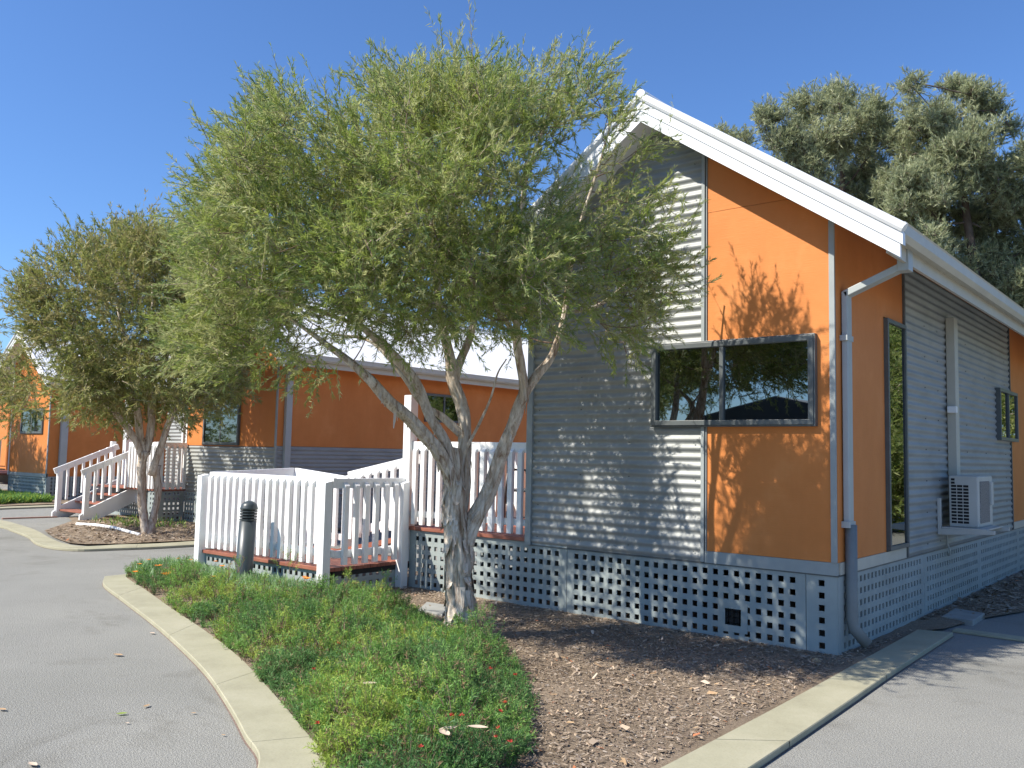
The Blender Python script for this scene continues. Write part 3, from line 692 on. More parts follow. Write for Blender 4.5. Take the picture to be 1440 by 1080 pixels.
# front rail of the landing
r = empty('railing', (-5.55, -.97, 0)); ORG[r.name] = np.array([-5.55, -.97, 0.]); r.parent = dk; r.location = ORG[r.name] - ORG[dk.name]
MB().box(-6.60, -4.45, -.985, -.945, 1.045, 1.14).build('top_rail', M['white'], r, bevel=.004)
MB().box(-6.60, -4.45, -.985, -.945, .385, .455).build('bottom_rail', M['white'], r, bevel=.004)
pickets(r, [(x, -.986, .315) for x in frange(-6.53, -4.63, 17)], .80, 0)
def rail_group(p):
    r = empty('railing', p); r.parent = dk; r.location = ORG[r.name] - ORG[dk.name]; return r
r = rail_group((-4.47, -.5, 0))
MB().box(-4.49, -4.45, -.943, -.03, 1.04, 1.135).build('top_rail', M['white'], r, bevel=.004)
MB().box(-4.49, -4.45, -.943, -.13, .375, .445).build('bottom_rail', M['white'], r, bevel=.004)
pickets(r, [(-4.449, y, .31) for y in frange(-.84, -.19, 6)], .79, 1)
r = rail_group((-6.6, -.4, 0))
MB().obox((-6.62, -.93, 1.09), (-6.62, .16, 1.135), .04, .10).build('top_rail', M['white'], r, bevel=.004)
MB().box(-6.64, -6.60, -.92, .16, .385, .455).build('bottom_rail', M['white'], r)
pickets(r, [(-6.599, y, .315) for y in frange(-.85, .05, 8)], .79, 1)
r = rail_group((-6.1, .18, 0))
MB().obox((-6.60, .18, 1.135), (-5.67, .18, 1.065), .04, .10).build('top_rail', M['white'], r, bevel=.004)
MB().box(-6.60, -5.67, .16, .20, .385, .455).build('bottom_rail', M['white'], r)
pickets(r, [(x, .158, .315) for x in frange(-6.5, -5.78, 7)], .76, 0)
# ramp up to the deck with sloping rail
b = MB(); b.prism([(-5.65, .29), (-4.42, .555), (-4.42, .50), (-5.65, .235)], 1, -.0, .20); b.prism([(-5.65, .286), (-4.42, .551), (-4.42, .50), (-5.65, .235)], 1, -.9, -.004) if False else None
b.build('ramp_edge', M['deck'], dk)
r = rail_group((-5.0, .2, 0))
MB().obox((-5.61, .18, 1.115), (-4.45, .18, 1.335), .04, .10).build('top_rail', M['white'], r, bevel=.004)
MB().obox((-5.58, .18, .48), (-4.45, .18, .72), .04, .09).build('bottom_rail', M['white'], r, bevel=.004)
for x in frange(-5.50, -4.56, 8):
    me_h = .70; zz = .40 + (x + 5.58) * .21
    pickets(r, [(x, .158, zz)], me_h, 0)
# deck front rail
r = rail_group((-3.6, 0, 0))
MB().box(-4.40, -2.865, .0, .04, 1.42, 1.515).build('top_rail', M['white'], r, bevel=.004)
MB().box(-4.40, -2.865, .0, .04, .74, .80).build('bottom_rail', M['white'], r)
pickets(r, [(x, -.001, .665) for x in frange(-4.33, -2.93, 13)], .79, 0)
r = rail_group((-3.8, 2.5, 0))
MB().box(-4.38, -3.24, 2.48, 2.52, 1.42, 1.515).build('top_rail', M['white'], r)
MB().box(-4.38, -3.24, 2.48, 2.52, .74, .82).build('bottom_rail', M['white'], r)
pickets(r, [(x, 2.479, .665) for x in frange(-4.3, -3.3, 9)], .79, 0)
r = rail_group((-4.38, 1.4, 0))
MB().box(-4.40, -4.36, .75, 2.46, 1.42, 1.515).build('top_rail', M['white'], r)
MB().box(-4.40, -4.36, .75, 2.46, .74, .82).build('bottom_rail', M['white'], r)
pickets(r, [(-4.359, y, .665) for y in frange(.8, 2.4, 14)], .79, 1)
# chair on the deck
ch = empty('patio_chair', (-3.72, 1.15, .64)); tag(ch, 'black tubular patio chair standing on the deck behind the pickets', 'chair')
for sx in (-.2, .2):
    MB().tube([(-3.72 + sx, .93, .64), (-3.72 + sx, .95, 1.0), (-3.72 + sx, .98, 1.19), (-3.72 + sx, 1.06, 1.235), (-3.72 + sx, 1.30, 1.23), (-3.72 + sx, 1.38, 1.0), (-3.72 + sx, 1.42, .64)], .013, 8).build('side_frame', M['chairmetal'], ch, smooth=True)
MB().box(-3.91, -3.53, .96, 1.36, 1.0, 1.03).build('seat', M['chairmetal'], ch, bevel=.01)
MB().obox((-3.72, 1.37, 1.08), (-3.72, 1.47, 1.46), .36, .02, (0, 1, 0)).build('backrest', M['chairmetal'], ch)

# second cabin's deck with stairs
d2 = empty('timber_deck', (C2X - 4.0, C2Y - .3, 0)); tag(d2, 'white railed deck with steps beside the second cabin behind the far left tree', 'deck')
X2 = C2X - 2.80; YF = 2.05
boards('deck_floor', d2, -15.9, X2, YF, 5.0, .62)
lattice('lattice_skirt', d2, 0, -13.62, -13.22, 0, .58, YF + .02, -1, M['lattice'])
lattice('lattice_skirt', d2, 0, -14.35, -13.63, 0, .58, YF + .30, -1, M['lattice'])
lattice('lattice_skirt', d2, 1, YF + .03, C2Y - .02, 0, .58, X2 - .02, 1, M['lattice'])
lattice('lattice_skirt', d2, 0, -15.9, -14.40, 0, .58, YF + .45, -1, M['lattice'])
def rg(p):
    r = empty('railing', p); r.parent = d2; r.location = ORG[r.name] - ORG[d2.name]; return r
def post2(x, y, z0, z1, w=.09):
    b = MB(); b.box(x - w / 2, x + w / 2, y - w / 2, y + w / 2, z0, z1); b.build('post', M['white'], d2, bevel=.004)
post2(X2 - .05, YF + .02, .60, 1.50, .10); post2(-15.55, C2Y + .0, .1, 3.0, .13); post2(-13.9, C2Y - .25, .3, 1.5)
post2(-14.42, 2.30, .3, 1.45); post2(-15.75, 2.4, .3, 1.5)
r = rg((X2, 2.3, 0))
MB().box(X2 - .02, X2 + .02, YF + .08, C2Y - .03, 1.38, 1.49).build('top_rail', M['white'], r)
MB().box(X2 - .02, X2 + .02, YF + .08, C2Y - .03, .66, .74).build('bottom_rail', M['white'], r)
pickets(r, [(X2 + .02, y, .62) for y in frange(YF + .14, C2Y - .08, 4)], .82, 1)
r = rg((-13.7, YF, 0))
MB().box(-14.40, X2 - .1, YF, YF + .04, 1.38, 1.49).build('top_rail', M['white'], r)
pickets(r, [(x, YF, .62) for x in frange(-14.3, X2 - .2, 9)], .82, 0)
r = rg((-14.8, 4.9, 0))
MB().box(-15.8, X2, 4.9, 4.94, 1.38, 1.49).build('top_rail', M['white'], r)
pickets(r, [(x, 4.9, .62) for x in frange(-15.7, X2 - .1, 18)], .82, 0)
# stairs climbing away from the camera
sx0, sx1 = -15.62, -14.46; sy0, sy1 = 1.30, 2.45
for x in (sx0, sx1):
    b = MB(); b.prism([(sy0 - .10, .0), (sy0 - .10, .10), (sy0 + .05, .22), (sy1, .72), (sy1, .42), (sy0 + .22, .0)], 0, x - .022, x + .022); b.build('stringer', M['white'], d2)
    r = rg((x, 1.8, 0))
    MB().box(x - .045, x + .045, sy0 - .04, sy0 + .05, .10, .90).build('newel', M['white'], r, bevel=.004)
    MB().obox((x, sy0 - .10, .89), (x, sy1, 1.40), .04, .11).build('top_rail', M['white'], r, bevel=.004)
    me = baluster_mesh(.72, axis=0)
    for y in frange(sy0 + .18, sy1 - .08, 7):
        o = bpy.data.objects.new('baluster', me); COL.objects.link(o); o.parent = r; o.location = np.array((x, y, .26 + (y - sy0) * .43)) - ORG[r.name]
for k in range(3):
    y = sy0 + .02 + k * .30; z = .155 * (k + 1)
    MB().box(sx0 + .022, sx1 - .022, y, y + .27, z - .035, z).build('tread', M['deck'], d2, bevel=.004)
# railing of the farthest cabin's deck
d3 = empty('timber_deck', (-25, 3.3, 0)); tag(d3, 'white picket rail of a distant deck cut off by the left edge', 'deck')
MB().box(-26.5, -23.35, 3.0, 5, .56, .62).build('deck_floor', M['deck'], d3)
rr = empty('railing', (-24.8, 3, 0)); rr.parent = d3; rr.location = ORG[rr.name] - ORG[d3.name]
MB().box(-26.4, -23.4, 3.0, 3.04, 1.38, 1.49).build('top_rail', M['white'], rr)
pickets(rr, [(x, 3.0, .62) for x in frange(-26.3, -23.5, 20)], .82, 0)
MB().box(-23.45, -23.36, 3.0, 3.09, .3, 1.5).build('post', M['white'], d3)
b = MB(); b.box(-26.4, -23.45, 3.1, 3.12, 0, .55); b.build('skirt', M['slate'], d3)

# ------------------------------------------------------------ air conditioner on brackets
ac = empty('air_conditioner', (.02, 2.75, .76)); tag(ac, 'off-white outdoor air conditioner unit on wall brackets on the shaded side wall', 'air conditioner')
x0, x1, y0, y1, z0, z1 = .09, .345, 2.78, 3.40, .80, 1.285
b = MB(); b.box(x0, x1, y0, y1, z0, z1)
body = b.build('casing', M['ac'], ac, bevel=.012)
b = MB()                                                    # slots of the end grille
cw = .045; n = 12
for c in range(3):
    for k in range(n if c else n + 2):
        zz = z0 + .035 + k * .031; xx = x0 + .022 + c * (cw + .008)
        b.box(xx, xx + cw * (1 if k < n else .72), y0 - .003, y0 + .004, zz, zz + .021)
b.build('slot_grille', M['dark'], body)
MB().box(x1 - .004, x1 + .006, y0 + .07, y1 - .16, z0 + .04, z1 - .05).build('coil_mesh', M['mesh'], body)
MB().box(x1 - .002, x1 + .018, y1 - .12, y1 - .03, z0 + .20, z1 - .06).build('service_cover', M['ac'], body, bevel=.006)
for yy in (2.66, 3.32):
    b = MB(); b.box(.015, .045, yy, yy + .035, .725, 1.07); b.prism([(.045, .725), (.50, .755), (.50, .79), (.045, .785)], 1, yy, yy + .035)
    b.build('bracket', M['ac'], ac, bevel=.003)
MB().box(.05, .44, 2.66, 3.36, .787, .799).build('tray', M['ac'], ac)
b = MB(); b.tube([(.06, 2.9, .79), (.035, 2.92, .7), (.03, 2.95, .62), (.045, 2.99, .55), (.03, 3.0, .50)], .008, 6); b.build('drain_hose', M['pipe'], ac, smooth=True)

# ------------------------------------------------------------ bollard light
bo = empty('bollard_light', (-5.45, -1.27, 0)); tag(bo, 'dark grey domed bollard light with louvred head in front of the white picket rail', 'bollard')
def lathe(cx, cy, prof, n=28, lean=(0, 0)):
    b = MB(); rings = []
    for r_, z in prof:
        rings.append(len(b.v)); b.v += [(cx + lean[0] * z + r_ * math.cos(2 * PI * j / n), cy + lean[1] * z + r_ * math.sin(2 * PI * j / n), z) for j in range(n)]
    for k in range(len(rings) - 1):
        for j in range(n): b.f.append((rings[k] + j, rings[k] + (j + 1) % n, rings[k + 1] + (j + 1) % n, rings[k + 1] + j)); b.m.append(0)
    b.f.append(tuple(rings[-1] + j for j in range(n))); b.m.append(0); return b
ln = (.035, .02); rb = .084
lathe(-5.45, -1.27, [(rb, 0), (rb, .685)], lean=ln).build('column', M['bollard'], bo, smooth=True)
lathe(-5.45, -1.27, [(rb * .7, .685), (rb * .7, .80)], lean=ln).build('lamp_core', M['dark'], bo, smooth=True)
for k in range(4):
    z = .692 + k * .028; lathe(-5.45, -1.27, [(rb * .72, z), (rb + .002, z), (rb + .002, z + .013), (rb * .72, z + .013)], lean=ln).build('louvre', M['bollard'], bo)
lathe(-5.45, -1.27, [(rb * .72, .798), (rb + .003, .798), (rb + .003, .815)] + [(rb * math.cos(t), .815 + rb * .85 * math.sin(t)) for t in np.linspace(.1, 1.5, 8)], lean=ln).build('dome_cap', M['bollard'], bo, smooth=True)

# white plastic pipe on the far bed
b = MB(); b.tube([gnd(108, 737, .04), gnd(135, 738.5, .045), gnd(160, 742, .045), gnd(196, 752, .035)], .028, 10)
tag(b.build('plastic_pipe', M['white'], smooth=True), 'white plastic pipe lying on the mulch beside the second tree', 'pipe')

# ------------------------------------------------------------ foliage generators
def leaves(bases, dirs, length, width, jit=.55, rn=rng):
    """one slender triangle-pair leaf per base; returns verts (n*4,3), faces (n,4)"""
    n = len(bases); d = dirs + rn.normal(0, jit, (n, 3)); d /= np.linalg.norm(d, axis=1)[:, None]
    s = np.cross(d, rn.normal(0, 1, (n, 3))); s /= np.linalg.norm(s, axis=1)[:, None] + 1e-9
    L = (length * rn.uniform(.6, 1.25, n))[:, None]; W = (width * rn.uniform(.7, 1.3, n))[:, None]
    v = np.empty((n, 4, 3)); v[:, 0] = bases; v[:, 1] = bases + d * L * .45 + s * W * .5; v[:, 2] = bases + d * L; v[:, 3] = bases + d * L * .45 - s * W * .5
    return v.reshape(-1, 3), np.arange(n * 4).reshape(n, 4)
def sprays(centres, radii, outward, n_twig, per_twig, tw_len, lf_len, lf_w, up=.35, jit=.5, rn=rng, arch=0.0):
    """twigs radiating from clump centres, leaves along each; returns leaf bases, dirs, twig segments"""
    B, D, T = [], [], []
    for c, r, o in zip(centres, radii, outward):
        k = max(1, int(n_twig * (r ** 2)))
        st = c + rn.normal(0, .42, (k, 3)) * r
        d = o + rn.normal(0, .62, (k, 3)) + np.array([0, 0, up]); d /= np.linalg.norm(d, axis=1)[:, None]
        l = tw_len * rn.uniform(.55, 1.2, k)
        t = rn.uniform(.0, 1, (k, per_twig)) ** .85
        pos = st[:, None, :] + d[:, None, :] * (l[:, None] * t)[:, :, None]
        pos[:, :, 2] -= arch * (l[:, None] * t) ** 2
        B.append(pos.reshape(-1, 3)); D.append(np.repeat(d, per_twig, axis=0)); T.append(np.stack([st, st + d * l[:, None]], 1))
    return np.concatenate(B), np.concatenate(D), np.concatenate(T)
def twig_strips(T, w, rn=rng):
    n = len(T); d = T[:, 1] - T[:, 0]; s = np.cross(d, rn.normal(0, 1, (n, 3))); s /= np.linalg.norm(s, axis=1)[:, None] + 1e-9; s *= w / 2
    v = np.stack([T[:, 0] - s, T[:, 0] + s, T[:, 1] + s * .3, T[:, 1] - s * .3], 1)
    return v.reshape(-1, 3), np.arange(n * 4).reshape(n, 4)
def inpoly(pts, u, v):
    c = False; j = len(pts) - 1
    for i in range(len(pts)):
        a, b = pts[i], pts[j]
        if (a[1] > v) != (b[1] > v) and u < (b[0] - a[0]) * (v - a[1]) / (b[1] - a[1]) + a[0]: c = not c
        j = i
    return c

def grow(b, nodes, targets, r_tip, mat_i=0, n=5, sag=.12, bump=0):
    """connect every target to the nearest grown node with a curved, tapering branch; nodes: list of (pos, radius)"""
    P = [np.array(p) for p, r in nodes]; Rr = [r for p, r in nodes]
    order = sorted(targets, key=lambda t: min(np.linalg.norm(np.array(t) - p) for p in P))
    for t in order:
        t = np.array(t); A = np.array(P); dist = np.linalg.norm(A - t, axis=1) + .5 * np.maximum(0, A[:, 2] - t[2]); i = int(np.argmin(dist))
        p = P[i]; L = np.linalg.norm(t - p)
        if L < .05: continue
        r0 = min(Rr[i] * .75, r_tip + .012 * L); mid = (p + t) / 2 + rng.normal(0, .07, 3) * L; mid[2] -= sag * L * .5
        path = [(1 - s) ** 2 * p + 2 * s * (1 - s) * mid + s * s * t for s in (0, .25, .5, .75, 1)]
        rad = [r0 + (r_tip - r0) * s for s in (0, .25, .5, .75, 1)]
        b.tube(path, rad, n, mat_i, cap=False)
        for s in (1, 2, 3, 4): P.append(path[s]); Rr.append(rad[s])

def paperbark(name, label, limbs, poly, centre_uv, half_uv, dep, thick, nclump, rad, leafmats, keep, lf, tw, seed, density, trunk_seg, leafw, far=0):
    global rng
    rng = np.random.default_rng(seed); random.seed(seed)
    base = limbs[0][0][0]
    root = empty(name, (float(base[0]), float(base[1]), 0)); tag(root, label, 'tree')
    b = MB(); nodes = []
    for path, rd in limbs:
        pts = [np.array(p) for p in path]; fine = []; fr = []
        PP = [2 * pts[0] - pts[1]] + pts + [2 * pts[-1] - pts[-2]]; k = 8 if not far else 4
        for i in range(1, len(PP) - 2):
            for j in range(k):
                t = j / k; a, c, d, e = PP[i - 1], PP[i], PP[i + 1], PP[i + 2]
                q = .5 * (2 * c + (d - a) * t + (2 * a - 5 * c + 4 * d - e) * t * t + (3 * c - a - 3 * d + e) * t ** 3)
                rr = (rd[i - 1] * (1 - t) + rd[i] * t) * (.70 if not far else .62)
                q = q + np.array(noise.noise_vector(Vector(q * 3.1))) * rr * .35
                fine.append(q); fr.append(rr)
        fine.append(pts[-1]); fr.append(rd[-1])
        b.tube(fine, fr, trunk_seg * (2 if not far else 1), 0, bump=.34, seed=random.random() * 50)
        for q, rr in zip(fine, fr):
            if q[2] > 1.55 or rr < .035: nodes.append((q, rr))
    # clump positions
    cu, cv = centre_uv; hu, hv = half_uv; C_ = []; poly = [(cu + (a - cu) * (.95 if a < cu else .975), cv + (c - cv) * (.90 if c < cv else 1.0) + 4) for a, c in poly]
    cen = at(cu, cv, dep)
    tries = 0
    while len(C_) < nclump and tries < 90000:
        tries += 1
        u = random.uniform(cu - hu, cu + hu); v = random.uniform(cv - hv, cv + hv)
        if not inpoly(poly, u, v): continue
        if random.random() > keep(u, v): continue
        rr = min(1, ((u - cu) / hu) ** 2 + ((v - cv) / hv) ** 2); th = thick * math.sqrt(max(.06, 1 - rr))
        s = random.uniform(-1, 1); s = math.copysign(abs(s) ** .55, s)
        if not far and u > 740: s = -abs(s) * random.uniform(.35, 1) if random.random() < .75 else s
        p = at(u, v, dep + s * th)
        for _ in range(8):
            q = p + rng.normal(0, 1, 3) * rad * 1.0
            if not inpoly(poly, *proj(q)): continue
            if not far:
                if q[1] > -.26 and q[0] > -4.6: continue
                if q[0] + SA * -q[1] > -1.28 and q[2] + SB * q[1] > 2.72: continue
            C_.append(q)
    if not far:                                          # extra right-hand boughs, set forward to shade the orange wall
        for _ in range(14):
            q = at(random.uniform(770, 955), random.uniform(300, 468), random.uniform(5.65, 6.1))
            if inpoly(poly, *proj(q)): C_.append(q)
    C_ = np.array(C_); 
    grow(b, nodes, C_, .0035 if not far else .006, 1, 4 if not far else 3)
    # loose bark flakes on the trunk
    if not far:
        fl = b
        for k in range(330):
            path, rd = limbs[random.choice([0, 0, 0, 0, 0, 1, 2, 3, 6])]; i = random.randrange(len(path) - 1); t = random.random()
            p = np.array(path[i]) * (1 - t) + np.array(path[i + 1]) * t; r_ = rd[i] * (1 - t) + rd[i + 1] * t
            r_ *= .71
            if r_ < .034: continue
            a = random.uniform(0, 2 * PI); o = np.array([math.cos(a), math.sin(a), 0]); s = np.array([-math.sin(a), math.cos(a), 0])
            l = random.uniform(.06, .26) * (r_ / .12) ** .5; w_ = random.uniform(.012, .05) * (r_ / .1); q = p + o * r_ * 1.03; curl = random.uniform(.006, .045) if r_ > .06 else random.uniform(.003, .02)
            fl.quad(q - s * w_, q + s * w_, q + s * w_ * .8 + o * curl * .4 + np.array([0, 0, -l * .6]), q - s * w_ * .8 + o * curl * .4 + np.array([0, 0, -l * .6]))
            fl.quad(q - s * w_ * .8 + o * curl * .4 + np.array([0, 0, -l * .6]), q + s * w_ * .8 + o * curl * .4 + np.array([0, 0, -l * .6]), q + s * w_ * .3 + o * curl + np.array([0, 0, -l]), q - s * w_ * .3 + o * curl + np.array([0, 0, -l]))
    tb = b.build('trunk', [M['bark'], M['twig']], root, smooth=True)
    out = C_ - cen; out /= np.linalg.norm(out, axis=1)[:, None] + 1e-6
    radii = rng.uniform(.75, 1.3, len(C_)) * rad
    if not far: radii *= np.array([.74 if proj(q)[0] > 830 else (.8 if proj(q)[0] > 720 else 1.0) for q in C_])
    B, D, T = sprays(C_, radii, out * .75, density, lf[2], tw, lf[0], lf[1], up=.35)
    up_ = out[:, 2] + .5 * np.abs(out[:, 0]) > .35
    B2, D2_, T2 = sprays(C_[up_], radii[up_], out[up_] * 1.1, density * .12, int(lf[2] * .7), tw * 1.5, lf[0], lf[1], up=.7)
    nb = len(T)
    v1, f1 = leaves(np.concatenate([B, B2]), np.concatenate([D, D2_]), lf[0], lf[1], .42)
    tone = rng.uniform(0, 1, len(f1)); clump_tone = np.concatenate([np.repeat(rng.uniform(0, 1, len(T)), lf[2]), np.repeat(rng.uniform(.3, 1, len(T2)), int(lf[2] * .7))]); T = np.concatenate([T, T2])
    mi = np.where(clump_tone < .42, 0, np.where(clump_tone < .66, 1, np.where(clump_tone < .90, 2, 3)))
    mi = np.where(tone < .15, rng.integers(0, len(leafmats), len(tone)), mi)
    v2, f2 = twig_strips(T, leafw)
    # bare pale twig tips standing out of the crown
    mesh_np('crown', np.concatenate([v1, v2]), np.concatenate([f1, f2 + len(v1)]), leafmats + [M['twigpale']], np.concatenate([mi, np.full(len(f2), len(leafmats))]), root)
    return root

# ---- near paperbark
D0 = 6.55
def L1(*pts): return [at(u, v, d) for u, v, d in pts]
t1 = [
 (L1((649, 915, 6.60), (648, 880, 6.60), (647, 830, 6.60), (645, 780, 6.60), (641, 735, 6.60), (639, 695, 6.60), (640, 655, 6.6), (641, 630, 6.6)), [.185, .152, .138, .134, .122, .105, .075, .03]),
 (L1((640, 712, 6.6), (634, 670, 6.55), (612, 628, 6.45), (580, 592, 6.35), (545, 560, 6.2), (515, 530, 6.1), (480, 500, 6.1), (432, 465, 6.2), (395, 440, 6.3)), [.085, .07, .062, .058, .052, .042, .03, .018, .006]),
 (L1((640, 705, 6.62), (640, 660, 6.6), (626, 622, 6.55), (605, 585, 6.5), (590, 550, 6.45), (572, 520, 6.4), (545, 490, 6.35), (510, 460, 6.3), (470, 420, 6.25), (430, 360, 6.2), (400, 290, 6.15)), [.075, .06, .05, .046, .044, .042, .036, .03, .024, .018, .01]),
 (L1((644, 720, 6.66), (652, 670, 6.7), (655, 620, 6.75), (648, 575, 6.8), (636, 535, 6.8), (632, 500, 6.8), (622, 460, 6.8), (615, 400, 6.75), (610, 330, 6.7), (590, 250, 6.6), (570, 180, 6.5)), [.08, .072, .068, .066, .06, .05, .042, .034, .026, .018, .010]),
 (L1((636, 540, 6.8), (648, 505, 6.85), (662, 470, 6.9), (672, 420, 6.95), (680, 350, 7.0), (690, 270, 7.0), (700, 190, 6.9)), [.05, .042, .036, .03, .022, .015, .008]),
 (L1((648, 610, 6.76), (620, 585, 6.75), (592, 566, 6.7), (560, 520, 6.6), (520, 480, 6.9), (470, 470, 7.1)), [.045, .034, .028, .022, .016, .01]),
 (L1((652, 765, 6.6), (664, 735, 6.62), (680, 705, 6.62), (698, 665, 6.6), (712, 620, 6.55), (727, 580, 6.5), (738, 550, 6.48), (732, 510, 6.45), (726, 470, 6.4), (730, 410, 6.35), (738, 340, 6.3), (736, 280, 6.25), (750, 220, 6.2), (775, 160, 6.15)), [.09, .082, .075, .068, .06, .054, .05, .044, .038, .034, .028, .022, .015, .008]),
 (L1((738, 555, 6.48), (757, 525, 6.5), (778, 497, 6.55), (792, 450, 6.6), (800, 390, 6.6), (815, 320, 6.6), (840, 240, 6.55), (860, 170, 6.5)), [.045, .04, .034, .03, .024, .018, .012, .006]),
 (L1((726, 478, 6.4), (708, 445, 6.35), (690, 420, 6.3), (665, 395, 6.25), (650, 350, 6.2), (640, 290, 6.1)), [.03, .025, .02, .017, .013, .008]),
 (L1((795, 440, 6.6), (840, 430, 6.7), (880, 400, 6.8), (920, 370, 6.85), (950, 340, 6.9)), [.02, .017, .014, .01, .006]),
 (L1((652, 640, 6.7), (672, 600, 6.6), (690, 560, 6.5), (700, 525, 6.45), (712, 505, 6.4)), [.018, .014, .010, .008, .005]),
 (L1((500, 455, 6.3), (455, 440, 6.1), (400, 420, 6.0), (340, 400, 5.95), (290, 370, 5.9)), [.02, .018, .014, .01, .006]),
]
poly1 = [(236, 470), (228, 430), (252, 395), (238, 330), (262, 300), (270, 262), (298, 232), (290, 190), (300, 165), (345, 125), (380, 112), (430, 132), (478, 140), (512, 96), (560, 92), (600, 100), (640, 82), (690, 100), (735, 78), (790, 72), (850, 66), (875, 100), (880, 150), (858, 205), (905, 195), (955, 180), (975, 215), (968, 262), (985, 310), (962, 365), (975, 400), (935, 440), (930, 480), (880, 500), (820, 492), (765, 478), (715, 470), (690, 440), (660, 455), (610, 470), (560, 478), (500, 470), (470, 512), (440, 572), (400, 575), (372, 520), (330, 500), (300, 525), (262, 508)]
def keep1(u, v):
    k = 1.0
    if 440 < u < 770 and v > 390: k = .55
    elif 540 < u < 770 and v > 300: k = .8
    elif v > 430: k = .85
    elif v < 230 and u < 640: k = 1
    if 770 < u < 905 and 150 < v < 330: k = .45
    if u > 880 and v < 330: k = .45
    elif u > 760 and v >= 330: k = .48
    return k
paperbark('paperbark_tree', 'large paperbark tree with peeling trunk and wide green crown before the near cabin', t1, poly1, (610, 305), (385, 280), D0, 1.45, 1060, .15, LEAF1, keep1, (.044, .0056, 44), .23, 11, 540, 18, .0055)

# ---- second tree
D2 = 14.1
t2 = [
 (L1((206, 755, 14.1), (203, 735, 14.1), (199, 700, 14.1), (200, 665, 14.1), (202, 635, 14.1)), [.13, .095, .10, .105, .10]),
 (L1((203, 650, 14.1), (190, 620, 14.0), (170, 590, 13.9), (148, 565, 13.8), (120, 530, 13.6), (90, 490, 13.4)), [.09, .08, .07, .06, .05, .03]),
 (L1((203, 640, 14.1), (196, 600, 14.1), (190, 560, 14.0), (180, 500, 13.9), (165, 430, 13.8)), [.09, .08, .07, .05, .02]),
 (L1((205, 640, 14.1), (212, 600, 14.2), (212, 560, 14.2), (215, 490, 14.2), (215, 400, 14.2)), [.09, .08, .07, .05, .02]),
 (L1((213, 668, 14.1), (224, 632, 14.1), (236, 600, 14.1), (244, 575, 14.1), (256, 520, 14.1), (270, 450, 14.1)), [.09, .08, .07, .06, .04, .02]),
 (L1((211, 752, 14.12), (217, 722, 14.2), (221, 690, 14.2), (218, 655, 14.15)), [.10, .085, .085, .08]),
]
poly2 = [(-40, 560), (-30, 520), (5, 500), (25, 470), (30, 440), (28, 395), (45, 362), (70, 385), (90, 395), (88, 345), (110, 318), (140, 308), (180, 318), (215, 312), (255, 320), (300, 315), (345, 330), (360, 420), (350, 500), (330, 560), (280, 585), (240, 575), (190, 590), (150, 582), (110, 575), (90, 585), (55, 575), (30, 590), (0, 575)]
paperbark('paperbark_tree', 'smaller tree with olive yellow crown on the far bed beside the white steps', t2, poly2, (170, 450), (215, 150), D2, 1.6, 560, .27, LEAF2, lambda u, v: 1 if v < 540 else .7, (.08, .0135, 26), .30, 23, 210, 9, .007, far=1)

# ---- tall grey-green pines behind the near cabin
def pine(name, label, base_uv, blobs, dep, seed, nn):
    global rng
    rng = np.random.default_rng(seed); random.seed(seed)
    base = at(base_uv[0], base_uv[1], dep); base[2] = 0
    root = empty(name, tuple(base)); tag(root, label, 'tree', 'pines behind the near cabin')
    C_ = []; Rd = []
    for (u, v, rp) in blobs:
        R = rp * .86 * dep / FL; c0 = at(u, v, dep + random.uniform(-1.2, 1.2)); k = max(3, int(nn * R * R))
        for _ in range(k):
            d = rng.normal(0, 1, 3); d /= np.linalg.norm(d); C_.append(c0 + d * R * rng.uniform(.45, 1.0) * np.array([1, 1, .85])); Rd.append(rng.uniform(.16, .30))
    C_ = np.array(C_); Rd = np.array(Rd); b = MB(); nodes = []
    topz = max(C_[:, 2]); cx = np.mean(C_[:, :2], 0)
    tr = [np.array([base[0] + (cx[0] - base[0]) * t + .25 * math.sin(5 * t), base[1] + (cx[1] - base[1]) * t, topz * .92 * t]) for t in np.linspace(0, 1, 12)]
    rr = [.17 * (1 - t) ** .8 + .03 for t in np.linspace(0, 1, 12)]; b.tube(tr, rr, 10, 0, bump=.1)
    for q, r_ in zip(tr, rr):
        if q[2] > 2.5: nodes.append((q, r_))
    blobc = [at(u, v, dep) for u, v, r_ in blobs]
    grow(b, nodes, blobc, .022, 0, 6, .05); nodes2 = nodes + [(q, .05) for q in blobc]
    grow(b, nodes2, C_[::2], .014, 0, 4, .0)
    b.build('trunk', M['pinebark'], root, smooth=True)
    B, D, T = sprays(C_, Rd, np.zeros_like(C_) + np.array([0, 0, .3]), 480, 18, .26, .2, .03, up=.35)
    v1, f1 = leaves(B, D, .13, .016, .35)
    ct = np.repeat(rng.uniform(0, 1, len(T)), 18); mi = np.where(ct < .5, 0, np.where(ct < .78, 1, 2))
    v2, f2 = twig_strips(T, .014)
    mesh_np('crown', np.concatenate([v1, v2]), np.concatenate([f1, f2 + len(v1)]), LEAF3 + [M['pinebark']], np.concatenate([mi, np.full(len(f2), 3)]), root)
pine('pine_tree', 'tall grey-green pine left of the other behind the white roof slope', (1180, 420),
     [(1088, 165, 26), (1105, 205, 34), (1130, 160, 34), (1180, 145, 36), (1215, 165, 36), (1240, 205, 34), (1165, 205, 44), (1210, 235, 44), (1140, 250, 36), (1185, 290, 44), (1240, 285, 48), (1125, 225, 30), (1250, 330, 48), (1300, 330, 40), (1230, 165, 22)], 24, 31, 62)
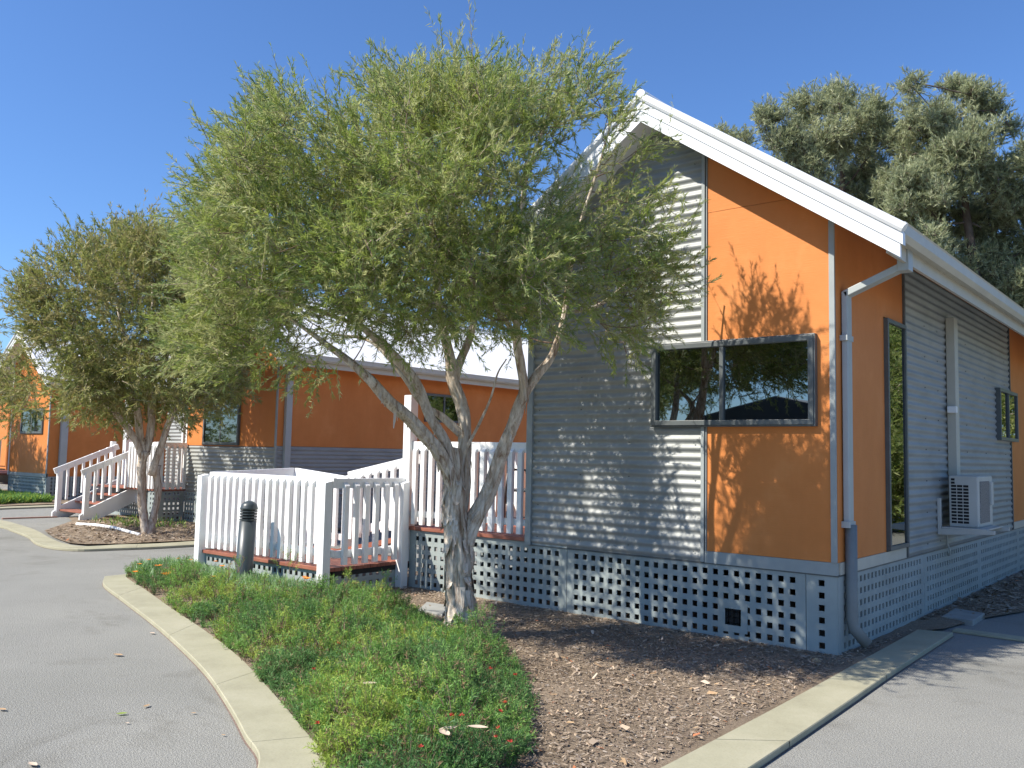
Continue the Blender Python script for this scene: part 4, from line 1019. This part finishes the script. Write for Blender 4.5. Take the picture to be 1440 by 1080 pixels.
pine('pine_tree', 'tallest broad pine at the right edge with a thin tufted branch tip above it', (1370, 440),
     [(1278, 128, 13), (1290, 118, 10), (1281, 155, 4), (1277, 182, 6), (1340, 128, 22), (1375, 135, 30), (1395, 155, 26), (1300, 170, 30), (1330, 190, 42), (1370, 200, 40), (1290, 215, 40), (1420, 178, 16), (1330, 250, 52), (1390, 260, 40), (1430, 235, 32), (1440, 290, 46), (1380, 320, 52), (1320, 310, 48), (1420, 360, 52), (1290, 270, 44), (1470, 220, 40), (1490, 300, 60), (1450, 410, 50), (1385, 385, 45), (1262, 262, 40), (1275, 312, 44), (1330, 372, 50), (1368, 432, 44), (1300, 352, 40), (1405, 425, 50), (1345, 215, 40)], 22, 37, 62)
pine('pine_tree', 'small pine tip just showing over the white roof ridge', (1035, 420), [(1030, 195, 13), (1045, 192, 13), (1018, 190, 8), (1040, 215, 18)], 30, 41, 60)

# trees and a cabin across the road, outside the frame: they are what the windows mirror
def shade_tree(loc, R, label, seed, cz=1.5):
    global rng
    rng = np.random.default_rng(seed); random.seed(seed)
    root = empty('street_tree', loc); tag(root, label, 'tree', 'trees across the road')
    n = 150; d = rng.normal(0, 1, (n, 3)); d /= np.linalg.norm(d, axis=1)[:, None]
    C_ = np.array(loc) + np.array([0, 0, R * cz]) + d * R * rng.uniform(.4, 1, (n, 1)) * np.array([1, 1, .75])
    b = MB(); tr = [np.array(loc) + np.array([.1 * math.sin(3 * t), 0, R * cz * t]) for t in np.linspace(0, 1, 7)]; rr = [.22 - .15 * t for t in np.linspace(0, 1, 7)]
    b.tube(tr, rr, 8, 0, bump=.1); grow(b, [(q, r_) for q, r_ in zip(tr, rr) if q[2] > min(1.6, R * cz * .5)], C_, .012, 0, 4)
    b.build('trunk', M['bark'], root, smooth=True)
    B, D, T = sprays(C_, np.full(n, .38), d, 130, 18, .4, .1, .03)
    v1, f1 = leaves(B, D, .14, .03, .5); mesh_np('crown', v1, f1, LEAF1, rng.integers(0, 3, len(f1)), root)
for i, (x, y, R, lab) in enumerate([(-11.2, -13, 2.6, 'bushy tree across the road mirrored in the left window pane'), (-16.5, -17, 3.0, 'broad bushy tree left of the one mirrored in the window'), (-20, -13, 2.8, 'bushy tree across the road opposite the middle cabin'), (-26, -12, 2.8, 'leftmost bushy tree across the road'),
        (-19, -29, 3.4, 'tall tree far behind the beige cabin'), (6.5, -26, 3.2, 'tree to the right of the beige cabin'), (3.9, 13.5, 2.2, 'bushy tree beyond the right side of the near cabin'), (6.8, 17.5, 2.8, 'tree farther right beyond the near cabin'), (4.5, 22, 3.0, 'tree behind the others on the right side'), (-25.2, .3, 2.6, 'tree left of the frame shading the farthest cabin')]):
    shade_tree((x, y, 0), R, lab, 50 + i)
shade_tree((3.7, 12.0, 0), 1.7, 'low round bush beyond the right side of the near cabin', 71, .75)
shade_tree((3.6, 21, 0), 2.4, 'round tree beyond the low bushes past the near cabin', 73, 1.1)
shade_tree((-36, -11.5, 0), 3.8, 'large low bush across the road mirrored in the middle cabin window', 74, .75)
shade_tree((-52, -9, 0), 4.2, 'farthest big bush across the road on the left', 75, .75)
shade_tree((6.2, 15.5, 0), 2.4, 'wide low bush farther right beyond the near cabin', 72, .7)
oc = empty('opposite_cabin', (-1, -20, 0)); tag(oc, 'beige cabin with a dark gabled roof across the road', 'cabin')
MB().box(-12, -4.5, -25, -19, 0, 2.3).build('wall', M['beige'], oc)
MB().prism([(-12.7, 2.2), (-3.8, 2.2), (-8.25, 3.3)], 1, -25.5, -18.5).build('roof', M['slate'], oc)
MB().box(-9.1, -8.1, -19.02, -18.96, 0, 2.1).build('door', M['white'], oc)

# ------------------------------------------------------------ planted cover in the near bed
rng = np.random.default_rng(5); random.seed(5)
coverpoly = [np.array(p[:2]) for p in k1i[3:50]] + [np.array((-.15, -4.2))] + [gnd(*p, .0)[:2] for p in [(738, 1078), (742, 1000), (728, 950), (700, 915), (668, 905), (620, 895), (585, 870), (545, 860), (470, 850)]] + [np.array((-4.62, -1.12)), np.array((-5.8, -1.12)), np.array((-6.75, -1.1)), np.array((-7.1, -.85))]
def pin(pts, x, y): return inpoly(pts, x, y)
CX = [p[0] for p in coverpoly]; CY = [p[1] for p in coverpoly]
def edge_dist(x, y):
    m_ = 9
    for i in range(len(coverpoly)):
        a = coverpoly[i - 1]; b_ = coverpoly[i]; ab = b_ - a; t = max(0, min(1, ((x - a[0]) * ab[0] + (y - a[1]) * ab[1]) / (ab @ ab + 1e-9))); q = a + ab * t
        m_ = min(m_, math.hypot(x - q[0], y - q[1]))
    return m_
def hgt(x, y):
    h = .17 + .12 * noise.noise(Vector((x * 1.3, y * 1.3, 1))) + .07 * noise.noise(Vector((x * 3.7, y * 3.7, 5)))
    return max(.04, h) * min(1, .35 + edge_dist(x, y) * 3.2)
split = lambda x, y: x < -4.35 + .35 * noise.noise(Vector((x * 2, y * 2, 0))) and y > -1.95 + .3 * noise.noise(Vector((x * 3, 7, y))) + (x + 4.4) * -.12
B, D, TN, S1, S2 = [], [], [], [], []
cnt = 0
while cnt < 1500:
    x = random.uniform(min(CX), max(CX)); y = random.uniform(min(CY), max(CY))
    near = math.hypot(x - CP[0], y - CP[1])
    if random.random() > min(1, 4.4 / near) or not pin(coverpoly, x, y): continue
    if split(x, y) and random.random() < .9: continue
    cnt += 1
    hh = hgt(x, y) * random.uniform(.7, 1.3) * (1.55 if random.random() < .07 else 1); ed = edge_dist(x, y); R = random.uniform(.09, .17) * min(1, .45 + ed * 5); tn0 = noise.noise(Vector((x * 1.6, y * 1.6, 21))) + random.gauss(0, .13)
    for _ in range(random.randint(8, 12)):
        a = random.uniform(0, 2 * PI); e = random.random() ** .7
        d = np.array([math.cos(a) * e, math.sin(a) * e, random.uniform(.35, 1.1)]); d /= np.linalg.norm(d)
        l = random.uniform(.06, .12); c = np.array([x, y, .02 + hh * .35]); tip = c + np.array([math.cos(a) * e * R, math.sin(a) * e * R, hh * .75 * math.sqrt(max(0, 1 - .7 * e * e))])
        p = tip - d * l; p[2] = max(.02, p[2]); k = 21
        t = np.linspace(.05, 1, k)[:, None]; pos = p + d * l * t
        sd = rng.normal(0, 1, (k, 3)); sd -= (sd @ d)[:, None] * d; sd /= np.linalg.norm(sd, axis=1)[:, None]
        B.append(pos); D.append(sd * .8 + d * .62); S1.append(p); S2.append(p + d * l)
        tn = tn0 + random.gauss(0, .07)
        TN.append(np.full(k, 2 if tn > .27 else (1 if tn < -.10 else 0)) if random.random() > .08 else np.full(k, 3))
B = np.concatenate(B); D = np.concatenate(D); TN = np.concatenate(TN)
v1, f1 = leaves(B, D, .026, .0042, .18); T = np.stack([np.array(S1) - np.array([0, 0, .05]), np.array(S2)], 1); v2, f2 = twig_strips(T, .004)
# small red blooms
RB = []; RN = 0
rv = []; rf = []
spots = [(700, 468, 0), (845, 472, 0), (780, 383, 0), (1038, 412, 0), (1277, 465, 0), (1358, 487, 0), (712, 645, 0), (1182, 618, 0), (1325, 577, 0), (1295, 690, 0), (1340, 705, 0), (1050, 722, 0), (1150, 618, 0), (990, 436, 0), (878, 436, 0), (820, 418, 0), (1300, 660, 0), (1310, 606, 0)]
for (a, c, _) in spots:
    u = 140 + a * 620 / 1440; v = 740 + c * 340 / 790; p = gnd(u, v, .20)
    if p[0] < -7: continue
    for k in range(16):
        d = rng.normal(0, 1, 3); d[2] = abs(d[2]); d /= np.linalg.norm(d); s = np.cross(d, rng.normal(0, 1, 3)); s /= np.linalg.norm(s); i = len(rv)
        rv += [p, p + d * .009 + s * .002, p + d * .016, p + d * .009 - s * .002]; rf.append([i, i + 1, i + 2, i + 3])
rv = np.array(rv); rf = np.array(rf)
V = np.concatenate([v1, v2, rv]); F = np.concatenate([f1, f2 + len(v1), rf + len(v1) + len(v2)])
o = mesh_np('ground_cover', V, F, LEAFG + [M['twig'], M['redflower']], np.concatenate([TN, np.full(len(f2), 4), np.full(len(rf), 5)]))
tag(o, 'dense feathery green ground cover with tiny red blooms filling the curved bed', 'ground cover', kind='stuff')

# strappy gazania patch near the rail
B, D = [], []; cnt = 0; FP = []
while cnt < 3000:
    x = random.uniform(-7.3, -4.3); y = random.uniform(-2.4, -.8)
    if not pin(coverpoly, x, y) or not split(x, y): continue
    cnt += 1; h = hgt(x, y) * .8; k = 9
    d = rng.normal(0, .55, (k, 3)); d[:, 2] = 1; B.append(np.array([x, y, .02 + h * random.uniform(.0, .6)]) + rng.normal(0, .02, (k, 3))); D.append(d)
B = np.concatenate(B); D = np.concatenate(D); D /= np.linalg.norm(D, axis=1)[:, None]
v1, f1 = leaves(B, D, .11, .011, .1); mi = (rng.uniform(0, 1, len(f1)) < .42).astype(int)
rv = []; rf = []
for (u, v, s) in [(222, 797, 1.3), (209, 788, .8), (196, 794, .8), (190, 805, .9), (234, 809, 1.6), (242, 806, 1.2), (268, 788, .7), (312, 797, 1), (303, 790, .7), (301, 812, .9), (336, 788, .7), (431, 815, 1.3), (428, 812, .8), (250, 786, .6)]:
    p = gnd(u, v, .20); 
    for k in range(14):
        a = 2 * PI * k / 14; d = np.array([math.cos(a), math.sin(a), .45]) ; s_ = np.array([-math.sin(a), math.cos(a), 0]); i = len(rv); r_ = .034 * s
        rv += [p, p + d * r_ * .6 + s_ * r_ * .22, p + d * r_, p + d * r_ * .6 - s_ * r_ * .22]; rf.append([i, i + 1, i + 2, i + 3])
rv = np.array(rv); rf = np.array(rf)
o = mesh_np('gazania_patch', np.concatenate([v1, rv]), np.concatenate([f1, rf + len(v1)]), LEAFS + [M['orangeflower']], np.concatenate([mi, np.full(len(rf), 2)]))
tag(o, 'patch of grey-green strap leaves with bright orange daisies beside the white rail', 'flowers', kind='stuff')

# low green strip before the farthest cabin, weeds in the far bed
def tufts(name, pts, n, h, mats, label, cat, k=10, w=.012):
    B, D = [], []; xs = [p[0] for p in pts]; ys = [p[1] for p in pts]; c = 0
    while c < n:
        x = random.uniform(min(xs), max(xs)); y = random.uniform(min(ys), max(ys))
        if not inpoly(pts, x, y): continue
        c += 1; d = rng.normal(0, .5, (k, 3)); d[:, 2] = 1; B.append(np.array([x, y, .02 + random.uniform(0, h * .5)]) + rng.normal(0, .02, (k, 3))); D.append(d)
    B = np.concatenate(B); D = np.concatenate(D); D /= np.linalg.norm(D, axis=1)[:, None]
    v, f = leaves(B, D, h, w, .15); o = mesh_np(name, v, f, mats, rng.integers(0, len(mats), len(f))); tag(o, label, cat, kind='stuff')
tufts('ground_cover', [tuple(gnd(*p)[:2]) for p in [(-60, 712), (0, 710), (75, 707.5)]] + [(-20.9, 3.15), (-26.5, 2.9)], 2600, .13, LEAFG[:3], 'low green plants along the foot of the farthest cabin', 'ground cover', 8, .03)
tufts('weeds', [(-14.0, 1.0), (-12.6, .9), (-11.4, 1.6), (-12.6, 2.2), (-14.2, 1.6)], 60, .11, LEAFG, 'scattered low weeds on the mulch of the far bed', 'weeds', 8, .014)

# ------------------------------------------------------------ bark chips and litter
def chips(name, poly, n, mats, label, zone=None, smin=.008, smax=.030, z=.03):
    xs = [p[0] for p in poly]; ys = [p[1] for p in poly]; P_l = []
    while len(P_l) < n:
        x = random.uniform(min(xs), max(xs)); y = random.uniform(min(ys), max(ys))
        if inpoly(poly, x, y) and (zone is None or zone(x, y)): P_l.append((x, y, z + random.uniform(0, .012)))
    P_a = np.array(P_l); n = len(P_a); smax = smax; a = rng.uniform(0, 2 * PI, n); l = rng.uniform(smin, smax, n) * (rng.uniform(0, 1, n) ** 1.5 + .35); w_ = l * rng.uniform(.18, .5, n)
    d = np.stack([np.cos(a), np.sin(a), rng.normal(0, .25, n)], 1); s = np.stack([-np.sin(a), np.cos(a), rng.normal(0, .25, n)], 1)
    v = np.stack([P_a - d * l[:, None] - s * w_[:, None], P_a + d * l[:, None] * .8 - s * w_[:, None] * .6, P_a + d * l[:, None] + s * w_[:, None] * .7, P_a - d * l[:, None] * .7 + s * w_[:, None]], 1).reshape(-1, 3)
    v[:, 2] = np.maximum(v[:, 2], z - .005)
    o = mesh_np(name, v, np.arange(n * 4).reshape(n, 4), mats, rng.choice(len(mats), n, p=[.34, .30, .22, .13, .01][:len(mats)] if len(mats) == 5 else None)); tag(o, label, 'mulch', kind='stuff')
CH = [mat('chip_dark', (.18, .135, .10), (.24, .18, .135), 9, .9, spec=.1), mat('chip_brown', (.30, .235, .17), (.36, .285, .21), 9, .9, spec=.1), mat('chip_grey', (.38, .32, .26), (.30, .25, .20), 9, .9, spec=.1), mat('chip_tan', (.50, .40, .29), (.44, .32, .22), 9, .9, spec=.1), mat('chip_red', (.42, .16, .08), (.5, .22, .10), 9, .9, spec=.1)]
openA = [tuple(p) for p in ([np.array((.2, -4.0)), np.array((-.35, -4.2)), np.array((-.6, -3.6))] + [gnd(*p)[:2] for p in [(700, 1000), (660, 905), (560, 860), (480, 848)]] + [np.array((-4.5, -.05)), np.array((0.0, -.03)), np.array((.12, 1.6)), np.array((.16, -1.3)), np.array((.17, -2.8))])]
chips('bark_mulch', openA, 42000, CH, 'loose brown bark chips scattered over the bare bed in front of the near cabin', smin=.004, smax=.016, z=.026)
chips('leaf_litter', openA, 420, [M['dryleaf'], CH[3], CH[1], M['paleleaf']], 'larger dry leaves and twigs strewn over the bare bed', smin=.014, smax=.034, z=.034)
chips('bark_mulch', [(.02, 1.9), (.42, 2.5), (.62, 3.2), (.75, 9), (.02, 9)], 3500, CH, 'dark bark chips along the shaded side wall of the near cabin', smax=.04)
chips('bark_mulch', [tuple(p) for p in bedB[:8]] + [(-9.8, 2.5), (-13.2, 2.2), (-14.3, 1.2)], 5000, CH, 'brown bark chips around the foot of the second tree', smax=.045)
# litter along the kerb edge
rim = [tuple(p) for p in [gnd(*q)[:2] for q in [(365, 940), (400, 975), (440, 1020), (478, 1078), (560, 1078), (470, 985), (380, 930)]]]
chips('leaf_litter', rim, 260, [M['dryleaf'], M['paleleaf']], 'dry leaves caught between the kerb and the ground cover', smin=.012, smax=.03, z=.045)

def dead_leaf(name, p, L, ang, mtl, label, z=.006):
    b = MB(); n = 6; c, s = math.cos(ang), math.sin(ang)
    for i in range(n + 1):
        t = i / n; w_ = L * .22 * math.sin(PI * min(1, t * .95 + .03)) + .0008; h = z + .25 * L * (t - .5) ** 2 + .002
        for k in (-1, 0, 1):
            x = (t - .5) * L; y = k * w_; b.v.append((p[0] + c * x - s * y, p[1] + s * x + c * y, h + abs(k) * w_ * .35))
    for i in range(n):
        for k in range(2): b.f.append((3 * i + k, 3 * i + k + 1, 3 * i + 4 + k, 3 * i + 3 + k)); b.m.append(0)
    o = b.build(name, mtl, smooth=True); tag(o, label, 'leaf', 'fallen leaves'); return o
fl = [(166, 923, .07, .4, 'dryleaf', 'large curled brown leaf alone on the left road'), (171, 1006, .05, 1.0, 'cover', 'greenish leaf on the road near the bottom left'), (206, 995, .045, 2.0, 'dryleaf', 'small upright brown leaf on the road near the kerb'),
      (3, 1000, .05, .3, 'dryleaf', 'brown leaf touching the left edge of the photo'), (272, 1005, .025, .8, 'dryleaf', 'tiny brown fleck between the two road leaves and the kerb'), (214, 892, .05, .2, 'paleleaf', 'pale leaf on the road near the curve of the kerb'),
      (46, 1078, .06, .1, 'paleleaf', 'pale leaf cut by the bottom edge at the left'), (179, 1019, .02, .5, 'paleleaf', 'small yellowish leaf just below the greenish one'), (314, 1036, .02, .5, 'dryleaf', 'tiny dark leaf close beside the left kerb low down')]
M['cover'] = LEAFG[2]
for u, v, L, a, mt_, lab in fl: dead_leaf('fallen_leaf', gnd(u, v), L * 1.1, a, M[mt_], lab)
for u, v, lab in [(630, 1028, 'large pale curled leaf lying on the ground cover low down'), (672, 1026, 'second pale curled leaf right of the first on the ground cover'), (518, 964, 'pale leaf resting on the middle of the ground cover'), (625, 1034, 'small pale leaf under the large one on the ground cover')]:
    dead_leaf('fallen_leaf', gnd(u, v, .22), .09, random.uniform(0, 3), M['paleleaf'], lab, z=.225)
# stones on the mulch
def stone(p, r_, lab):
    b = lathe(p[0], p[1], [(r_ * .8, 0), (r_, r_ * .4), (r_ * .75, r_ * .9), (r_ * .3, r_ * 1.15)], 9)
    b.v = [tuple(np.array(q) + np.array(noise.noise_vector(Vector(q) * 18)) * r_ * .3) for q in b.v]
    tag(b.build('stone', M['mulch' if False else 'dryleaf'], smooth=True), lab, 'stone', 'stones on the mulch')
stone(gnd(1148, 934), .035, 'tan stone on the mulch nearest the cabin corner'); stone(gnd(990, 944), .024, 'small tan stone in the tree shadow on the mulch'); stone(gnd(1197, 917), .02, 'little grey stone beside the foot of the corner pipe')
